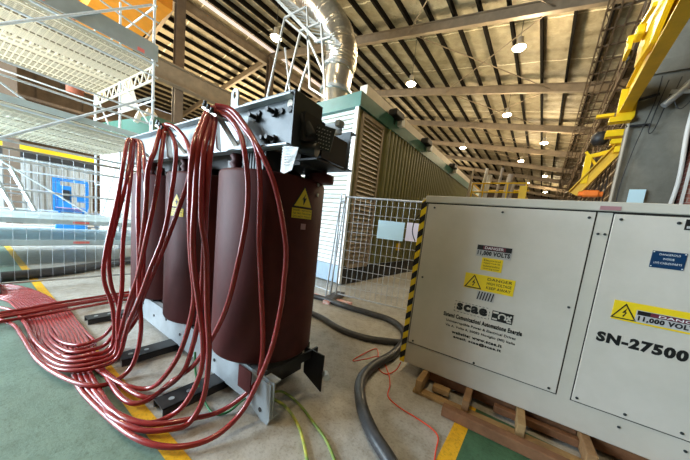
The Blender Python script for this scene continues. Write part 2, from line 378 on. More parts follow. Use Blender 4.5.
# pipes and wire loops high on the concrete
b = MB(); b.tube(smooth_path([(1.45, 7.8, 4.6), (1.75, 7.8, 5.0), (2.1, 7.8, 5.6), (2.6, 7.8, 6.3)]), .06, 8); b.tube([(1.5, 7.8, 4.85), (2.4, 7.8, 4.7)], .04, 8)
tag(b.build('bent_pipe', galv), 'bent grey pipes bracketed high on the concrete wall', 'pipe')
def wire(name, pts, r, m, label, cat='cable', group=None, n=6, sub=6, z=None):
    b = MB(); b.tube(smooth_path(pts, sub), r, n); return tag(b.build(name, m), label, cat, group)
wire('hanging_wire', [(1.35, 7.85, 5.2), (1.33, 7.85, 4.7), (1.2, 7.85, 3.9), (1.12, 7.88, 3.1), (1.12, 7.88, 2.6)], .009, black, 'thin black wire hanging straight down the concrete wall')
wire('hanging_wire', [(1.45, 7.85, 5.1), (1.38, 7.85, 4.6), (1.34, 7.85, 4.15), (1.42, 7.85, 4.2), (1.52, 7.85, 4.9)], .009, black, 'narrow loop of black wire high on the concrete wall')
wire('hanging_wire', [(1.6, 7.8, 5.1), (1.56, 7.8, 4.75), (1.68, 7.8, 4.5), (1.82, 7.8, 4.75), (1.86, 7.8, 5.2)], .009, black, 'wide loop of black wire under the bent pipes')
b = MB(); b.box(1.28, 1.52, 7.91, 7.93, 2.7, 3.0); tag(b.build('wall_notice', paper_b, loc=(1.4, 7.92, 2.7)), 'pale blue sheet of paper fixed to the concrete wall above the white cabinet', 'notice')
b = MB(); b.tube([(1.1, 7.9, 4.82), (1.38, 7.9, 4.88)], .03, 8); b.tube([(1.0, 7.9, 4.3), (1.35, 7.9, 4.3)], .025, 8)
tag(b.build('wall_bracket', blkst), 'pair of dark rods sticking out of the concrete wall behind the crane', 'bracket')

# ------------------------------------------------------------------ yellow wall cranes
cr = thing('jib_crane', (.9, 7.6, 4.0), 'large yellow beam crane running overhead beside the concrete wall', 'crane')
def cb(): return MB()
L = Vector((.9, 7.6, 4.0))
def onx(px, py, X):
    d = ray(px, py); return O+d*(X/d.x)
def shift(b, L):
    b.v = [v-L for v in b.v]; return b
b = MB(); P, Q = Vector((.94, 7.9, 4.62)), Vector((.87, 2.2, 4.62))
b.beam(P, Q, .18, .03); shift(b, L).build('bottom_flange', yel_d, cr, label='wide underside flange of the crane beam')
b = MB(); b.beam(P+Vector((0, 0, .25)), Q+Vector((0, 0, .25)), .03, .5); shift(b, L).build('web', yel, cr)
b = MB(); b.beam(P+Vector((0, 0, .5)), Q+Vector((0, 0, .5)), .14, .03); shift(b, L).build('top_flange', yel, cr)
b = MB(); b.prism([onx(634, 68, .78), onx(637, 52, .78), onx(652, 0, .78), onx(657, -20, .78), onx(676, -20, .78), onx(668, 0, .78), onx(650, 44, .78)], (.06, 0, 0)); shift(b, L).build('stay_plate', yel, cr)
b = MB(); b.prism([(.82, 7.93, 4.47), (1.1, 7.93, 4.47), (1.1, 7.93, 4.8), (.97, 7.93, 5.1), (.82, 7.93, 5.1)], (0, .05, 0)); b.box(.72, 1.06, 7.8, 7.98, 4.4, 4.5); b.box(.5, .78, 7.85, 7.95, 4.54, 4.6); shift(b, L).build('end_plate', yel, cr)
tr = MB(); c = onx(640, 32, .7); tr.bbox(c.x-.05, c.x+.05, c.y-.13, c.y+.13, c.z-.09, c.z+.06, .02); tr.tube([(c.x-.12, c.y+.1, c.z-.02), (c.x+.14, c.y+.1, c.z-.02)], .055, 14); tr.beam((c.x, c.y, c.z+.1), onx(655, 4, .72), .05, .05); tr.box(c.x-.1, c.x-.05, c.y+.05, c.y+.4, c.z-.2, c.z)
shift(tr, L).build('trolley', yel, cr)
b = MB(); b.tube([Vector(c)+Vector(q) for q in ((-.02, .3, -.1), (-.02, .3, -.2), (-.04, .33, -.25), (-.04, .38, -.25), (-.02, .4, -.2))], .02, 6); shift(b, L).build('hook', blkst, cr)
j = thing('jib_crane', (1.02, 8.6, 2.9), 'smaller yellow jib arm with orange hoist below the big beam', 'crane'); L = Vector((1.02, 8.6, 2.9))
def ap(px, py, Y):
    d = ray(px, py); return O+d*(Y/d.y)
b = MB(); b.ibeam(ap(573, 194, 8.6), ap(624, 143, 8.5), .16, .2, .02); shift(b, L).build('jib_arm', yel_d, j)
b = MB(); b.beam(ap(583, 184, 8.6), ap(589, 156, 8.6), .12, .12); shift(b, L).build('post', yel, j)
b = MB(); b.beam(ap(589, 157, 8.6), ap(617, 150, 8.6), .09, .09); b.beam(ap(586, 152, 8.6), ap(597, 167, 8.6), .06, .05); shift(b, L).build('tie_arm', yel, j)
b = MB(); 
for (x, y, w, h) in ((618, 134, .42, .14), (620, 142, .32, .1), (621, 150, .24, .12)): c = ap(x, y, 8.45); b.box(c.x-w/2, c.x+w/2, c.y-.1, c.y+.1, c.z-h/2, c.z+h/2)
shift(b, L).build('wall_bracket', yel, j)
b = MB(); c = ap(590, 194, 8.5); b.bbox(c.x-.16, c.x+.16, c.y-.1, c.y+.1, c.z-.07, c.z+.08, .03); b.tube([(c.x-.22, c.y, c.z), (c.x+.22, c.y, c.z)], .06, 12); shift(b, L).build('hoist', orange2, j, label='orange electric hoist')
b = MB(); c = ap(600, 139, 8.75); b.lathe([(0, -.15), (.10, -.14), (.17, -.05), (.17, .08), (.1, .15), (0, .16)], c, 20)
tag(b.build('cable_reel', blkst), 'dark round reel hanging behind the yellow crane end', 'reel')
for k in range(4):
    c = ap(604+k*3.4, 150, 8.8); b = MB(); b.tube([c, Vector((c.x-.02, c.y, .0))], .012, 5)
    tag(b.build('dropper_cable', black), 'thin dark control cables hanging below the cable reel', 'cable', 'cables below the reel')

# ------------------------------------------------------------------ high bay lamps
lamp_px = [((411, 84), 9.4, 'high bay lamp hanging left over the green container'), ((519, 48), 9.9, 'nearest bright high bay lamp left of the yellow crane'), ((507, 115), 9.7, 'high bay lamp in the middle of the roof above the guardrail'),
 ((463, 148), 9.8, 'dimmer high bay lamp near the far end of the container roof'), ((544, 143), 9.6, 'high bay lamp toward the right lattice, second row'), ((521, 161), 9.8, 'high bay lamp just above the right end of the yellow guardrail'),
 ((545, 176), 9.6, 'small distant high bay lamp right of the guardrail'), ((545, 192), 9.6, 'lowest farthest high bay lamp just above the cabinet top'), ((527, 183), 9.7, 'tiny distant high bay lamp behind the guardrail end'), ((276, 38), 9.8, 'high bay lamp beside the steel column behind the transformer')]
lsrc = None
for (q, z, lab) in lamp_px:
    p = onz(q[0], q[1], z); k = .5 if q == (276, 38) else 1
    l = thing('high_bay_lamp', p, lab, 'lamp', 0, 'high bay lamps')
    if lsrc is None:
        h = MB(); h.lathe([(.06, .42), (.12, .40), (.13, .2), (.26, .02), (.27, 0), (.25, 0)], (0, 0, 0), 24); h1 = h.build('housing', lamp_h, l)
        g = MB(); g.lathe([(0, .02), (.24, .02), (.2, -.05), (.1, -.09), (0, -.1)], (0, 0, 0), 24); g1 = g.build('lens', glow, l)
        w = MB(); w.tube([(0, 0, .4), (0, 0, 1)], .012, 5); w1 = w.build('cable', black, l); lsrc = (h1, g1, w1)
    else:
        for s_ in lsrc: c = s_.copy(); COL.objects.link(c); c.parent = l
    for ch in l.children:
        if ch.name.startswith('cable'): ch.scale.z = max(.4, (rz(p.x)+.2-p.z)-.4)/.6; ch.location.z = .4-.4*ch.scale.z
# light of those lamps, then of extra ones added without fixtures
def plight(p, e, col=(1, .80, .50), r=.25):
    d = bpy.data.lights.new('lamp_light', 'POINT'); d.energy = e; d.color = col; d.shadow_soft_size = r
    o = bpy.data.objects.new('lamp_light', d); COL.objects.link(o); o.location = p; return o
LE = 580
for (q, z, lab) in lamp_px[:6]+lamp_px[7:8]+lamp_px[9:]: p = onz(q[0], q[1], z); plight((p.x, p.y, p.z-.3), LE*(.5 if q[0] == 276 else 1))
for p in ((-1.5, -1, 9.6), (-12, -1, 9.9), (-14, -4, 9.9), (-15, 24, 10), (-12, 40, 10)): plight(p, LE)  # added point lamps with no fixture, for more warm light
for p in ((-24, 5, 9.5), (-26, 14, 9.6), (-27, 24, 9.6)): plight(p, LE*3.6)  # stronger point lamps added to brighten the left bay roof

# ------------------------------------------------------------------ green container with louvres
def louvre_panel(b, x0, x1, z0, z1, pitch, depth, ax='x', y=0):
    z = z0
    while z < z1-.01:
        if ax == 'x': b.add([(x0, y-depth, z), (x1, y-depth, z), (x1, y, z+pitch*.8), (x0, y, z+pitch*.8), (x1, y, z), (x0, y, z)], [(0, 1, 2, 3), (0, 5, 4, 1)])
        else: b.add([(y+depth, x0, z), (y+depth, x1, z), (y, x1, z+pitch*.8), (y, x0, z+pitch*.8), (y, x1, z), (y, x0, z)], [(0, 1, 2, 3), (0, 5, 4, 1)])
        z += pitch
ct = thing('green_container', (-3.97, 5.09, 0), 'long green machine enclosure with white louvred end behind the mesh fence', 'container')
b = MB(); b.box(-5.6, -.03, .05, 15.4, .45, 4.42); b.build('body', green_c, ct)
b = MB(); b.box(-5.6, -.02, .0, 15.4, .05, .5); b.build('plinth', blue_pl, ct, label='pale blue plinth along the bottom')
b = MB(); b.box(-.02, 0, .05, 15.4, .02, .48); b.build('side_sill', blkst, ct)
b = MB()
for k in range(66): y = 1.45+k*.21; b.prism([(-.03, y, .5), (.035, y+.03, .5), (.035, y+.11, .5), (-.03, y+.14, .5)], (0, 0, 3.92))
b.build('ribbed_side', green_c, ct)
b = MB(); b.box(-5.66, .05, -.05, 15.45, 4.42, 4.75); b.build('roof_band', teal, ct)
b = MB(); louvre_panel(b, -5.5, -.09, .52, 4.4, .115, .05, 'x', 0.05); b.build('end_louvre', louv_w, ct, label='white louvre blades across the end')
b = MB(); b.box(-.10, .0, -.04, .03, .05, 4.42); b.build('corner_post', louv_w, ct); 
b = MB(); b.box(-.03, .02, .15, .22, .5, 4.38); b.box(-.03, .02, 1.12, 1.2, .5, 4.38); b.box(-.03, .02, .2, 1.15, .45, .55); b.box(-.03, .02, .2, 1.15, 4.28, 4.38); louvre_panel(b, .2, 1.14, .52, 4.3, .115, .05, 'y', -.03); b.build('side_louvre', louv_b, ct, label='beige louvred door on the long side')
b = MB(); b.box(-.28, -.06, .3, 15, 4.75, 5.08); b.build('roof_tray', beige, ct)
for yy in (1.5, 3.9, 7.4):
    f = MB(); f.bbox(-.05, .22, yy-.1, yy+.4, 4.76, 4.95, .03); f.box(.0, .05, yy+.1, yy+.2, 4.6, 4.8); fo = f.build('floodlight', blkst, ct)
    g = MB(); g.box(.02, .2, yy+.32, yy+.5, 4.62, 4.82); g.build('floodlight_glass', louv_w, fo)
b = MB(); b.box(.0, .06, 2.9, 3.1, .9, 1.15); b.build('socket_box', yel, ct, label='small yellow socket box')
# second louvred enclosure, left, behind the scaffold
e2 = thing('green_container', (-11.45, 3.08, 0), 'second louvred enclosure with dark green top seen left behind the scaffold', 'container', radians(11.6))
b = MB(); b.box(-3.9, 0, .05, 3, 0, 4.22); b.build('body', louv_w, e2)
b = MB(); louvre_panel(b, -3.85, -.05, .4, 3.65, .21, .12, 'x', .05); b.build('end_louvre', mat('cream_louvre', (.68, .63, .54), .5), e2)
for i in range(3): b = MB(); b.box(-3.9+i*1.9, -3.8+i*1.9, -.04, .02, 0, 3.7); b.build('post', louv_w, e2)
b = MB(); b.box(-3.95, .05, -.05, 3, 3.68, 4.6); b.build('roof_band', mat('dark_green_band', (.03, .11, .07), .5), e2)

# ------------------------------------------------------------------ silver duct and ladder frames on the container roof
b = MB(); P = smooth_path([(-6.2, 7.0, 4.75), (-6.45, 7, 5.3), (-6.62, 7, 6.1), (-6.55, 7, 6.9)], 10)
dt = thing('exhaust_duct', (-6.2, 7, 4.75), 'big silver ribbed exhaust duct bending up from the container roof', 'duct'); L = Vector((-6.2, 7, 4.75))
b.tube(P, .5, 24); shift(b, L).build('smooth_pipe', alu, dt)
b = MB(); P = smooth_path([(-6.55, 7, 6.85), (-6.5, 7, 7.4), (-6.85, 7, 8.2), (-7.6, 7, 9.1), (-8.6, 7, 10.0), (-9.6, 7, 10.8), (-11, 7, 11.6)], 26)
b.tube(P, .5, 24, rf=lambda t: .50+.05*sin(t*2*pi*55)); shift(b, L).build('flexible_hose', alu, dt)
for zz in (6.15, 6.9): b = MB(); b.tube([(-6.6, 7, zz-.05), (-6.6, 7, zz+.05)], .56, 24); shift(b, L).build('clamp_ring', galv, dt)
fr = thing('cable_ladder_frame', (-7, 5.4, 4.75), 'galvanised steel frames carrying a cable ladder down to the duct', 'frame'); L = Vector((-7, 5.4, 4.75))
def fp(a, Y=5.35):
    v = ap(a[0], a[1], Y); v.z = max(v.z, 4.76); return v
for i, (a, c, Y) in enumerate((((284.7, 18), (266.7, 99), 5.35), ((300, 33.5), (284.7, 96), 5.35), ((307, 7), (309.8, 88), 5.35), ((308.6, 60), (294, 107), 5.35), ((321, 23), (325.4, 98), 5.35), ((285, 48), (292, 110), 6.0), ((307, 36), (324, 74), 5.35))):
    b = MB(); b.beam(fp(a, Y), fp(c, Y), .05, .05, (0, 1, 0)); shift(b, L).build('post', galv, fr)
for a, c in (((284.7, 18), (306, 7)), ((300, 31), (319, 23)), ((314.6, 42), (331, 37)), ((310, 88), (325.4, 98)), ((286, 20), (309, 40))):
    b = MB(); b.beam(fp(a), fp(c), .05, .05, (0, 1, 0)); shift(b, L).build('crossbar', galv, fr)
b = MB(); A0, A1, B0, B1 = fp((262, -16)), fp((318, 42)), fp((272, -14)), fp((332.5, 37))
B0.y += .35; B1.y += .35
b.beam(A0, A1, .03, .09); b.beam(B0, B1, .03, .09)
for k in range(15): t_ = k/14; b.beam(A0.lerp(A1, t_), B0.lerp(B1, t_), .03, .03)
shift(b, L).build('cable_ladder', galv, fr)

# ------------------------------------------------------------------ overhead orange crane girder, beige ducts (left)
b = MB(); b.beam((-15.2, 2.5, 8.9), (-11.3, 2.7, 8.9), 1.6, 1.4); b.box(-16, -15, 1.6, 3.4, 8.2, 9.6)
tag(b.build('orange_girder', orange), 'orange box girder of an overhead crane above the scaffold', 'crane')
b = MB(); b.beam((-26, 3.0, 8.9), (-16.4, 3.0, 8.9), .5, .6); b.box(-26.2, -25.2, 2, 4, 8.2, 8.8)
tag(b.build('dark_crane_beam', col_m), 'dark steel crane beam crossing above the far scaffold bay', 'beam')
dg = thing('ventilation_duct', (-9.6, 4.5, 4.6), 'cream bent ventilation ducts on top of the enclosure behind the transformer', 'duct'); L = Vector((-9.6, 4.5, 4.6))
b = MB(); b.tube(smooth_path([onx(149, 160, -12.4), onx(149, 135, -12.4), onx(145, 122, -12.4), onx(136, 116, -12.4)]), .22, 16); shift(b, L).build('duct_bend', beige, dg)
b = MB(); b.tube(smooth_path([onx(158, 160, -12.4), onx(157, 130, -12.4), onx(153, 117, -12.4), onx(146, 112, -12.4)]), .16, 16); shift(b, L).build('duct_bend', beige, dg)
b = MB(); b.prism([onx(120, 73, -15), onx(130, 77, -15), onx(139, 108, -15), onx(122, 113, -15)], (-.1, 0, 0)); tag(b.build('white_hood', louv_w), 'white sheet metal panel above the second enclosure, seen through the scaffold', 'hood')
# corrugated partition with yellow rail on top
b = MB(); b.box(-20.1, -20, -6, 2.65, 0, 3.35)
for k in range(43): y = -6+k*.2; b.prism([(-20, y, 0), (-19.94, y+.04, 0), (-19.94, y+.12, 0), (-20, y+.16, 0)], (0, 0, 3.3))
pw = struct(b.build('wall_partition', corr, loc=(-20, -5, 0)))
b = MB(); b.box(-19.95, -19.85, -6, 2.75, 3.0, 3.32); struct(b.build('trim_21', blkst, loc=(-19.9, -5, 3.0)))
b = MB(); b.box(-20.0, -19.8, -6, 2.75, 3.32, 3.55); tag(b.build('yellow_rail', yel, loc=(-19.9, -5, 3.4)), 'long yellow beam along the top of the grey corrugated partition', 'beam')
# steelwork behind the scaffold
for (xx, lab) in ((-30, 'dark roof truss seen behind the scaffold, the farther one'), (-25, 'dark roof truss seen between the scaffold decks, the nearer one')):
    b = MB()
    for zz in (5.2, 6.8): b.beam((xx, -12, zz), (xx, 14, zz), .14, .16)
    for k in range(13): y = -12+k*2; b.beam((xx, y, 5.2), (xx, y+1, 6.8), .07, .07); b.beam((xx, y+1, 6.8), (xx, y+2, 5.2), .07, .07)
    tag(b.build('roof_truss', col_m), lab, 'truss')
b = MB(); c = onz(75, 92, 5.4); b.lathe([(0, .3), (.2, .3), (.24, .35), (.24, .9), (.15, 1.1), (0, 1.1)], (c.x, c.y, 5.0), 16); b.tube([(c.x, c.y, 6), (c.x, c.y, 9)], .04)
tag(b.build('rusty_fan', mat('rust', (.28, .07, .03), .8, 0, .3, 3)), 'rusty red drum hanging under the roof behind the scaffold', 'drum')

# ------------------------------------------------------------------ scaffold
TH = radians(6); SC = thing('scaffold_tower', (-8.55, 2.26, 0), 'large galvanised scaffold with perforated decks on the left', 'scaffold', TH)
Rz = Matrix.Rotation(-TH, 3, 'Z')
def tolocal(v): return Rz @ (Vector(v)-Vector((-8.55, 2.26, 0)))
def tubepart(name, p, q, r=.024, m=scaf, parent=None): b = MB(); b.tube([p, q], r, 10); return b.build(name, m, parent or SC)
for a in (0, -2.2, -4.4):
    for bb in (0, -2.9, -5.8):
        if a == -2.2 and bb != 0: continue
        s_ = tubepart('standard', (a, bb, 0.02), (a, bb, 7.2), .03)
        f = MB(); f.box(a-.08, a+.08, bb-.08, bb+.08, 0.004, .02); f.tube([(a, bb, .02), (a, bb, .2)], .02); f.build('base_plate', galv, s_)
        c = MB()
        for zz in (.5, 1.0, 2.1, 3.4, 4.25, 5.15, 6.4): c.tube([(a, bb, zz-.03), (a, bb, zz+.03)], .045, 8)
        c.build('coupler', galv, s_)
for zz in (.45, .95, 1.55, 2.1, 2.45, 3.08, 3.6, 3.85, 4.8, 5.1, 6.1):
    for a in (0, -4.4): tubepart('ledger', (a, .1, zz), (a, -5.9, zz), .022)
for zz in (.5, .95, 2.0, 2.7, 3.1, 4.2, 6.4):
    for bb in (0, -2.9): tubepart('transom', (.1, bb, zz), (-4.5, bb, zz), .022)
n_ = Vector((cos(TH), sin(TH), 0))
def onsc(px, py, a=0):
    p0 = Vector((-8.55, 2.26, 0))+n_*a; d = ray(px, py); return tolocal(O+d*((p0-O).dot(n_)/d.dot(n_)))
for (q1, q2, aa) in (((0, 24), (152, 5), .06), ((0, 138), (150, 98), .06)):
    p, q = onsc(*q1, aa), onsc(*q2, aa); tubepart('brace', p+(p-q)*.6, q, .026)
for (q1, q2, aa) in (((0, 82), (38, 110), -.1), ((0, 160), (90, 215), -2.2), ((100, 0), (150, 36), -.05)):
    p, q = onsc(*q1, aa), onsc(*q2, aa); tubepart('brace', p, q, .02)
tubepart('brace', (0, 0, 3.5), (-2.2, 0, 5.1), .02); tubepart('brace', (-2.2, 0, 3.0), (-4.4, 0, 5.1), .02); tubepart('brace', (-4.4, 0, .2), (-2.2, 0, 2.9), .02); tubepart('brace', (0, 0, .3), (-2.2, 0, 2.0), .02)
# lattice at the end of the upper deck
b = MB(); b.tube([(0, .02, 5.05), (-4.5, .02, 5.05)], .03); b.tube([(0, .02, 4.72), (-4.5, .02, 4.72)], .03)
for k in range(11): a = -k*.42; b.tube([(a, .02, 4.72), (a-.21, .02, 5.05)], .018); b.tube([(a-.21, .02, 5.05), (a-.42, .02, 4.72)], .018)
b.build('lattice_girder', mat('cream_tube', (.72, .66, .52), .5, .2), SC)
def plank(a, z, y0, y1, m, ribs=4, perf=False):
    b = MB(); w = .30
    b.box(a-w, a-.025, y0, y1, z, z+.045)
    for i in range(ribs): x = a-w+.005+i*(w-.065)/(ribs-1); b.box(x, x+.036, y0, y1, z-.08, z)
    yy = y0
    while yy < y1 and perf: b.box(a-w, a-.025, yy, yy+.05, z-.082, z); yy += .13
    return b.build('deck_plank', m, SC)
for k in range(14): plank(-.02-k*.315, 5.12, -6, .05, plank_m, 5 if k == 7 else 3+k % 2, k == 6)
for k in range(14): plank(-.02-k*.315, 3.10, -6, .05, plank_m, 3+k % 3, True if k % 5 == 2 else False)
for z in (.95, .5):
    for k in range(3): 
        b = MB(); b.box(-.02-k*.88-.86, -.02-k*.88, -6, .05, z, z+.05); b.build('low_deck', deck_m, SC)
b = MB(); b.box(0.0, .04, -6, .08, 5.17, 5.55); tb = b.build('toe_board', toe_m, SC)
for y in (-.35, -1.95): g = MB(); g.box(.04, .046, y, y+.14, 5.20, 5.28); g.build('red_tag', toetag, tb)
b = MB(); b.box(0.0, .04, -6, .08, 3.15, 3.27); b.build('toe_board', deck_m, SC)
b = MB(); b.box(-4.44, -4.4, -6, .08, 3.02, 3.2); b.build('toe_board', deck_m, SC)
for z in (.93, .48):
    b = MB(); b.box(0, .05, -6, .08, z-.03, z+.07); tb = b.build('edge_beam', deck_m, SC)
    g = MB(); g.box(.05, .056, -1.48, -1.22, z-.005, z+.045); g.build('red_tag', toetag, tb)
# access ladder leaning in the scaffold
b = MB(); p, q = onsc(-12, 165, -1.5), onsc(14, 210, -1.0)
for dx in (-.0, .3): b.beam(p+Vector((0, dx, 0)), q+Vector((0, dx, 0)), .05, .07)
for k in range(6): b.beam(p.lerp(q, k/5), p.lerp(q, k/5)+Vector((0, .3, 0)), .03, .03)
b.build('access_ladder', galv, SC)

# ------------------------------------------------------------------ blue scissor lift
sl = thing('scissor_lift', (-13.2, 1.25, 0), 'blue scissor lift parked behind the scaffold', 'lift', radians(-8))
b = MB(); b.bbox(-.9, .9, -.4, .4, .22, .62, .03); b.build('chassis', lift_b, sl)
for x in (-.65, .65):
    for y in (-.42, .42): b = MB(); b.tube([(x, y-.07, .2), (x, y+.07, .2)], .2, 20); b.build('wheel', black, sl)
for y in (-.3, .3):
    b = MB()
    for k in range(4): b.beam((-.7, y, .66+k*.11), (.7, y, .74+k*.11), .05, .07); b.beam((.7, y, .66+k*.11), (-.7, y, .74+k*.11), .05, .07)
    b.build('scissor_arms', lift_b, sl)
b = MB(); b.box(-.95, .95, -.42, .42, 1.12, 1.24); b.build('platform', lift_b, sl)
b = MB()
for x in (-.92, -.3, .3, .92):
    for y in (-.4, .4): b.box(x-.03, x+.03, y-.03, y+.03, 1.24, 2.3)
for z in (1.7, 2.28):
    for y in (-.4, .4): b.box(-.92, .92, y-.025, y+.025, z-.025, z+.025)
    for x in (-.92, .92): b.box(x-.025, x+.025, -.4, .4, z-.025, z+.025)
b.box(.5, .9, -.42, -.38, 1.3, 2.2); b.box(.90, .94, -.3, .02, 1.24, 2.05); b.box(.90, .94, .15, .4, 1.5, 1.75); b.build('guard_rail', lift_b, sl)
b = MB(); b.box(-.85, -.2, -.46, -.43, 1.3, 1.62); b.box(-.8, -.1, -.45, -.41, .66, .82); b.build('warning_panel', mat('pink_panel', (.8, .35, .42), .5), sl)
b = MB(); b.bbox(.94, 1.02, -.2, -.02, 1.5, 1.9, .01); b.build('control_box', black, sl)
b = MB(); b.box(.93, .95, -.38, .3, 1.14, 1.26); b.build('warning_strip', mat('pink_panel2', (.8, .35, .42), .5), sl)
sl.scale = (.9, .9, .88)

# ------------------------------------------------------------------ temporary fences
def fence(p, q, h, label, cat='fence', signs=None, dx=.075, dz=.15, wr=.0028, foot=True, top=True):
    p, q = Vector((*p, 0)), Vector((*q, 0)); d = q-p; Ln = d.length; an = math.atan2(d.y, d.x)
    t = thing('mesh_fence', p, label, cat, an, 'temporary mesh fence panels')
    b = MB(); 
    for x in (.0, Ln-.03): b.tube([(x+.015, 0, .06), (x+.015, 0, h)], .019, 8)
    b.tube([(0, 0, h), (Ln, 0, h)], .019, 8); b.tube([(0, 0, .12), (Ln, 0, .12)], .016, 8)
    b.build('frame', galv, t)
    b = MB(); k = 1
    while k*dx < Ln: b.tube([(k*dx, 0, .12), (k*dx, 0, h)], wr, 4, False); k += 1
    k = 1
    while .12+k*dz < h: b.tube([(0, .004, .12+k*dz), (Ln, .004, .12+k*dz)], wr, 4, False); k += 1
    b.build('wire_mesh', galv, t)
    if foot:
        b = MB(); b.bbox(-.12, .12, -.32, .32, .0, .1, .03); b.build('foot', mat('fence_foot', (.10, .10, .11), .8), t)
    return t
f1 = fence((-3.30, 4.10), (-1.0, 4.70), 2.15, 'mesh fence panel with paper notices between transformer and cabinet', dx=.11, dz=.19, wr=.0055)
for (x0, x1, z0, z1, m) in ((.76, 1.27, 1.40, 1.75, paper_b), (1.31, 1.56, 1.42, 1.76, mat('lilac_paper', (.78, .72, .84), .7))):
    b = MB(); b.box(x0, x1, -.03, -.024, z0, z1); b.build('notice', m, f1, label='paper notice tied to the mesh')
b = MB(); b.box(-.5, .45, -.22, -.1, .0, .05); b.box(-.05, .1, -.45, .0, .0, .06); b.build('red_foot_bar', mat('red_white_tape', (.80, .22, .16), .6, 0, 0, 12, col2=(.85, .8, .78)), f1, label='red foot bar wrapped in tape')
b = MB(); 
for s_ in (0, .09): b.tube([(-.16+s_, -.12, .05), (-.05+s_, -.1, 2.2)], .017, 8)
b.tube([(-.03, -.1, 2.05), (.05, -.1, 2.05)], .03, 8); b.build('prop', galv, f1)
fence((-5.72, 4.28), (-3.42, 4.12), 2.15, 'mesh fence panel in front of the white louvred container end', dx=.15, dz=.3, wr=.0022)
fence((-6.50, 2.1), (-5.78, 4.24), 2.15, 'mesh fence panel mostly hidden behind the hanging red cables', dx=.1, dz=.2, wr=.0025)
fence((-6.38, -.28), (-6.5, 2.04), 2.15, 'mesh fence panel at left between floor cables and scaffold', dx=.13, dz=.27, wr=.0017)
fence((-6.27, -2.65), (-6.38, -.33), 2.15, 'mesh fence panel cut by the left picture edge', dx=.13, dz=.27, wr=.0017)

# ------------------------------------------------------------------ equipment with guardrail beyond the cabinet
eq = thing('substation_platform', (-1.85, 13, 0), 'raised platform with yellow guardrail beyond the white cabinet', 'platform')
b = MB(); b.box(-1.0, 1.0, -.6, 1.2, 0, 3.15); b.build('tank', dkst, eq)
for zz in (4.02, 3.65): 
    b = MB(); b.tube([(-1.0, -.6, zz), (1.0, -.6, zz), (1.0, 1.2, zz), (-1.0, 1.2, zz), (-1, -.6, zz)], .03, 8); b.build('rail', yel, eq)
for x in (-1, -.55, .35, 1): b = MB(); b.tube([(x, -.6, 3.15), (x, -.6, 4.02)], .03, 8); b.build('rail_post', yel, eq)
b = MB(); b.box(.78, 1.04, -.64, -.56, 3.15, 3.9); b.build('yellow_box', yel, eq)
for x in (-1.0, -.15, .72):
    pass
for i, (px, y0, y1, r, m) in enumerate(((474, 169, 184, .05, porc), (487, 168, 198, .07, louv_w), (489.5, 174, 198, .1, louv_w), (503, 168, 198, .06, porc), (511, 174, 198, .12, porc), (513, 182, 196, .1, porc))):
    c = ap(px, y0, 13); b = MB(); lx, ly_ = c.x+1.85, .1*(i % 3)
    n = 12
    b.tube([(lx-.12, ly_, 3.15)]+[(lx-.12+.12*k/n, ly_, 3.15+(c.z-3.15)*k/n) for k in range(1, n+1)], r, 12, True, rf=lambda t, r=r: r*(1+.22*sin(t*2*pi*6)))
    b.build('bushing', m, eq)

# ------------------------------------------------------------------ white cabinet
CB = Vector((-1.006, 2.594, 0)); CA = .080016
cab = thing('electrical_cabinet', CB, 'long cream steel electrical cabinet with warning signs on a wooden pallet', 'cabinet', CA)
LN, DP, CZ0, CZ1 = 2.72, 1.15, .155, 1.972
b = MB(); b.bbox(0, LN, 0, DP, CZ0, CZ1, .008); b.build('body', white_p, cab)
b = MB(); b.bbox(-.012, LN+.012, -.014, DP+.01, 1.915, 1.985, .006); b.build('top_rim', white_p, cab)
b = MB(); b.box(.0, LN, -.004, 0, 1.905, 1.915); b.build('seam', gapm, cab)
def panel(x0, x1, z0, z1, screws, label):
    g = MB(); g.box(x0-.008, x1+.008, -.0015, .002, z0-.008, z1+.008); gp = g.build('panel_gap', gapm, cab)
    p = MB(); p.bbox(x0, x1, -.009, .001, z0, z1, .003); po = p.build('access_panel', panel_p, cab, label=label)
    for (x, z) in screws:
        s_ = MB(); s_.tube([(x, -.009, z), (x, -.014, z)], .010, 10); s_.tube([(x, -.012, z), (x, -.018, z)], .0055, 6); s_.build('screw', dkst, po)
    return po
panel(.020, 1.300, .402, 1.903, [(.088, 1.866), (.687, 1.861), (1.265, 1.86), (.07, .43), (.676, .42), (1.25, .43), (1.262, 1.14), (.07, 1.14)], 'left access panel with maker lettering')
panel(1.402, 2.62, .398, 1.898, [(1.44, 1.86), (1.719, 1.859), (1.43, .43), (1.704, .432), (1.981, .439), (2.3, .43)], 'right access panel with serial number')
for (x, z) in ((1.336, 1.742), (1.374, 1.743), (1.692, .316), (2.02, .319)):
    s_ = MB(); s_.tube([(x, 0, z), (x, -.007, z)], .009, 10); s_.build('screw', dkst, cab)
def plate(x0, x1, z0, z1, m, y=-.0125, name='sign_plate', parent=None, label=None, sk=0):
    b = MB(); b.prism([(x0, y, z0), (x1, y, z0), (x1, y, z1), (x0, y, z1)], (0, .0035, 0)); return b.build(name, m, parent or cab, label=label)
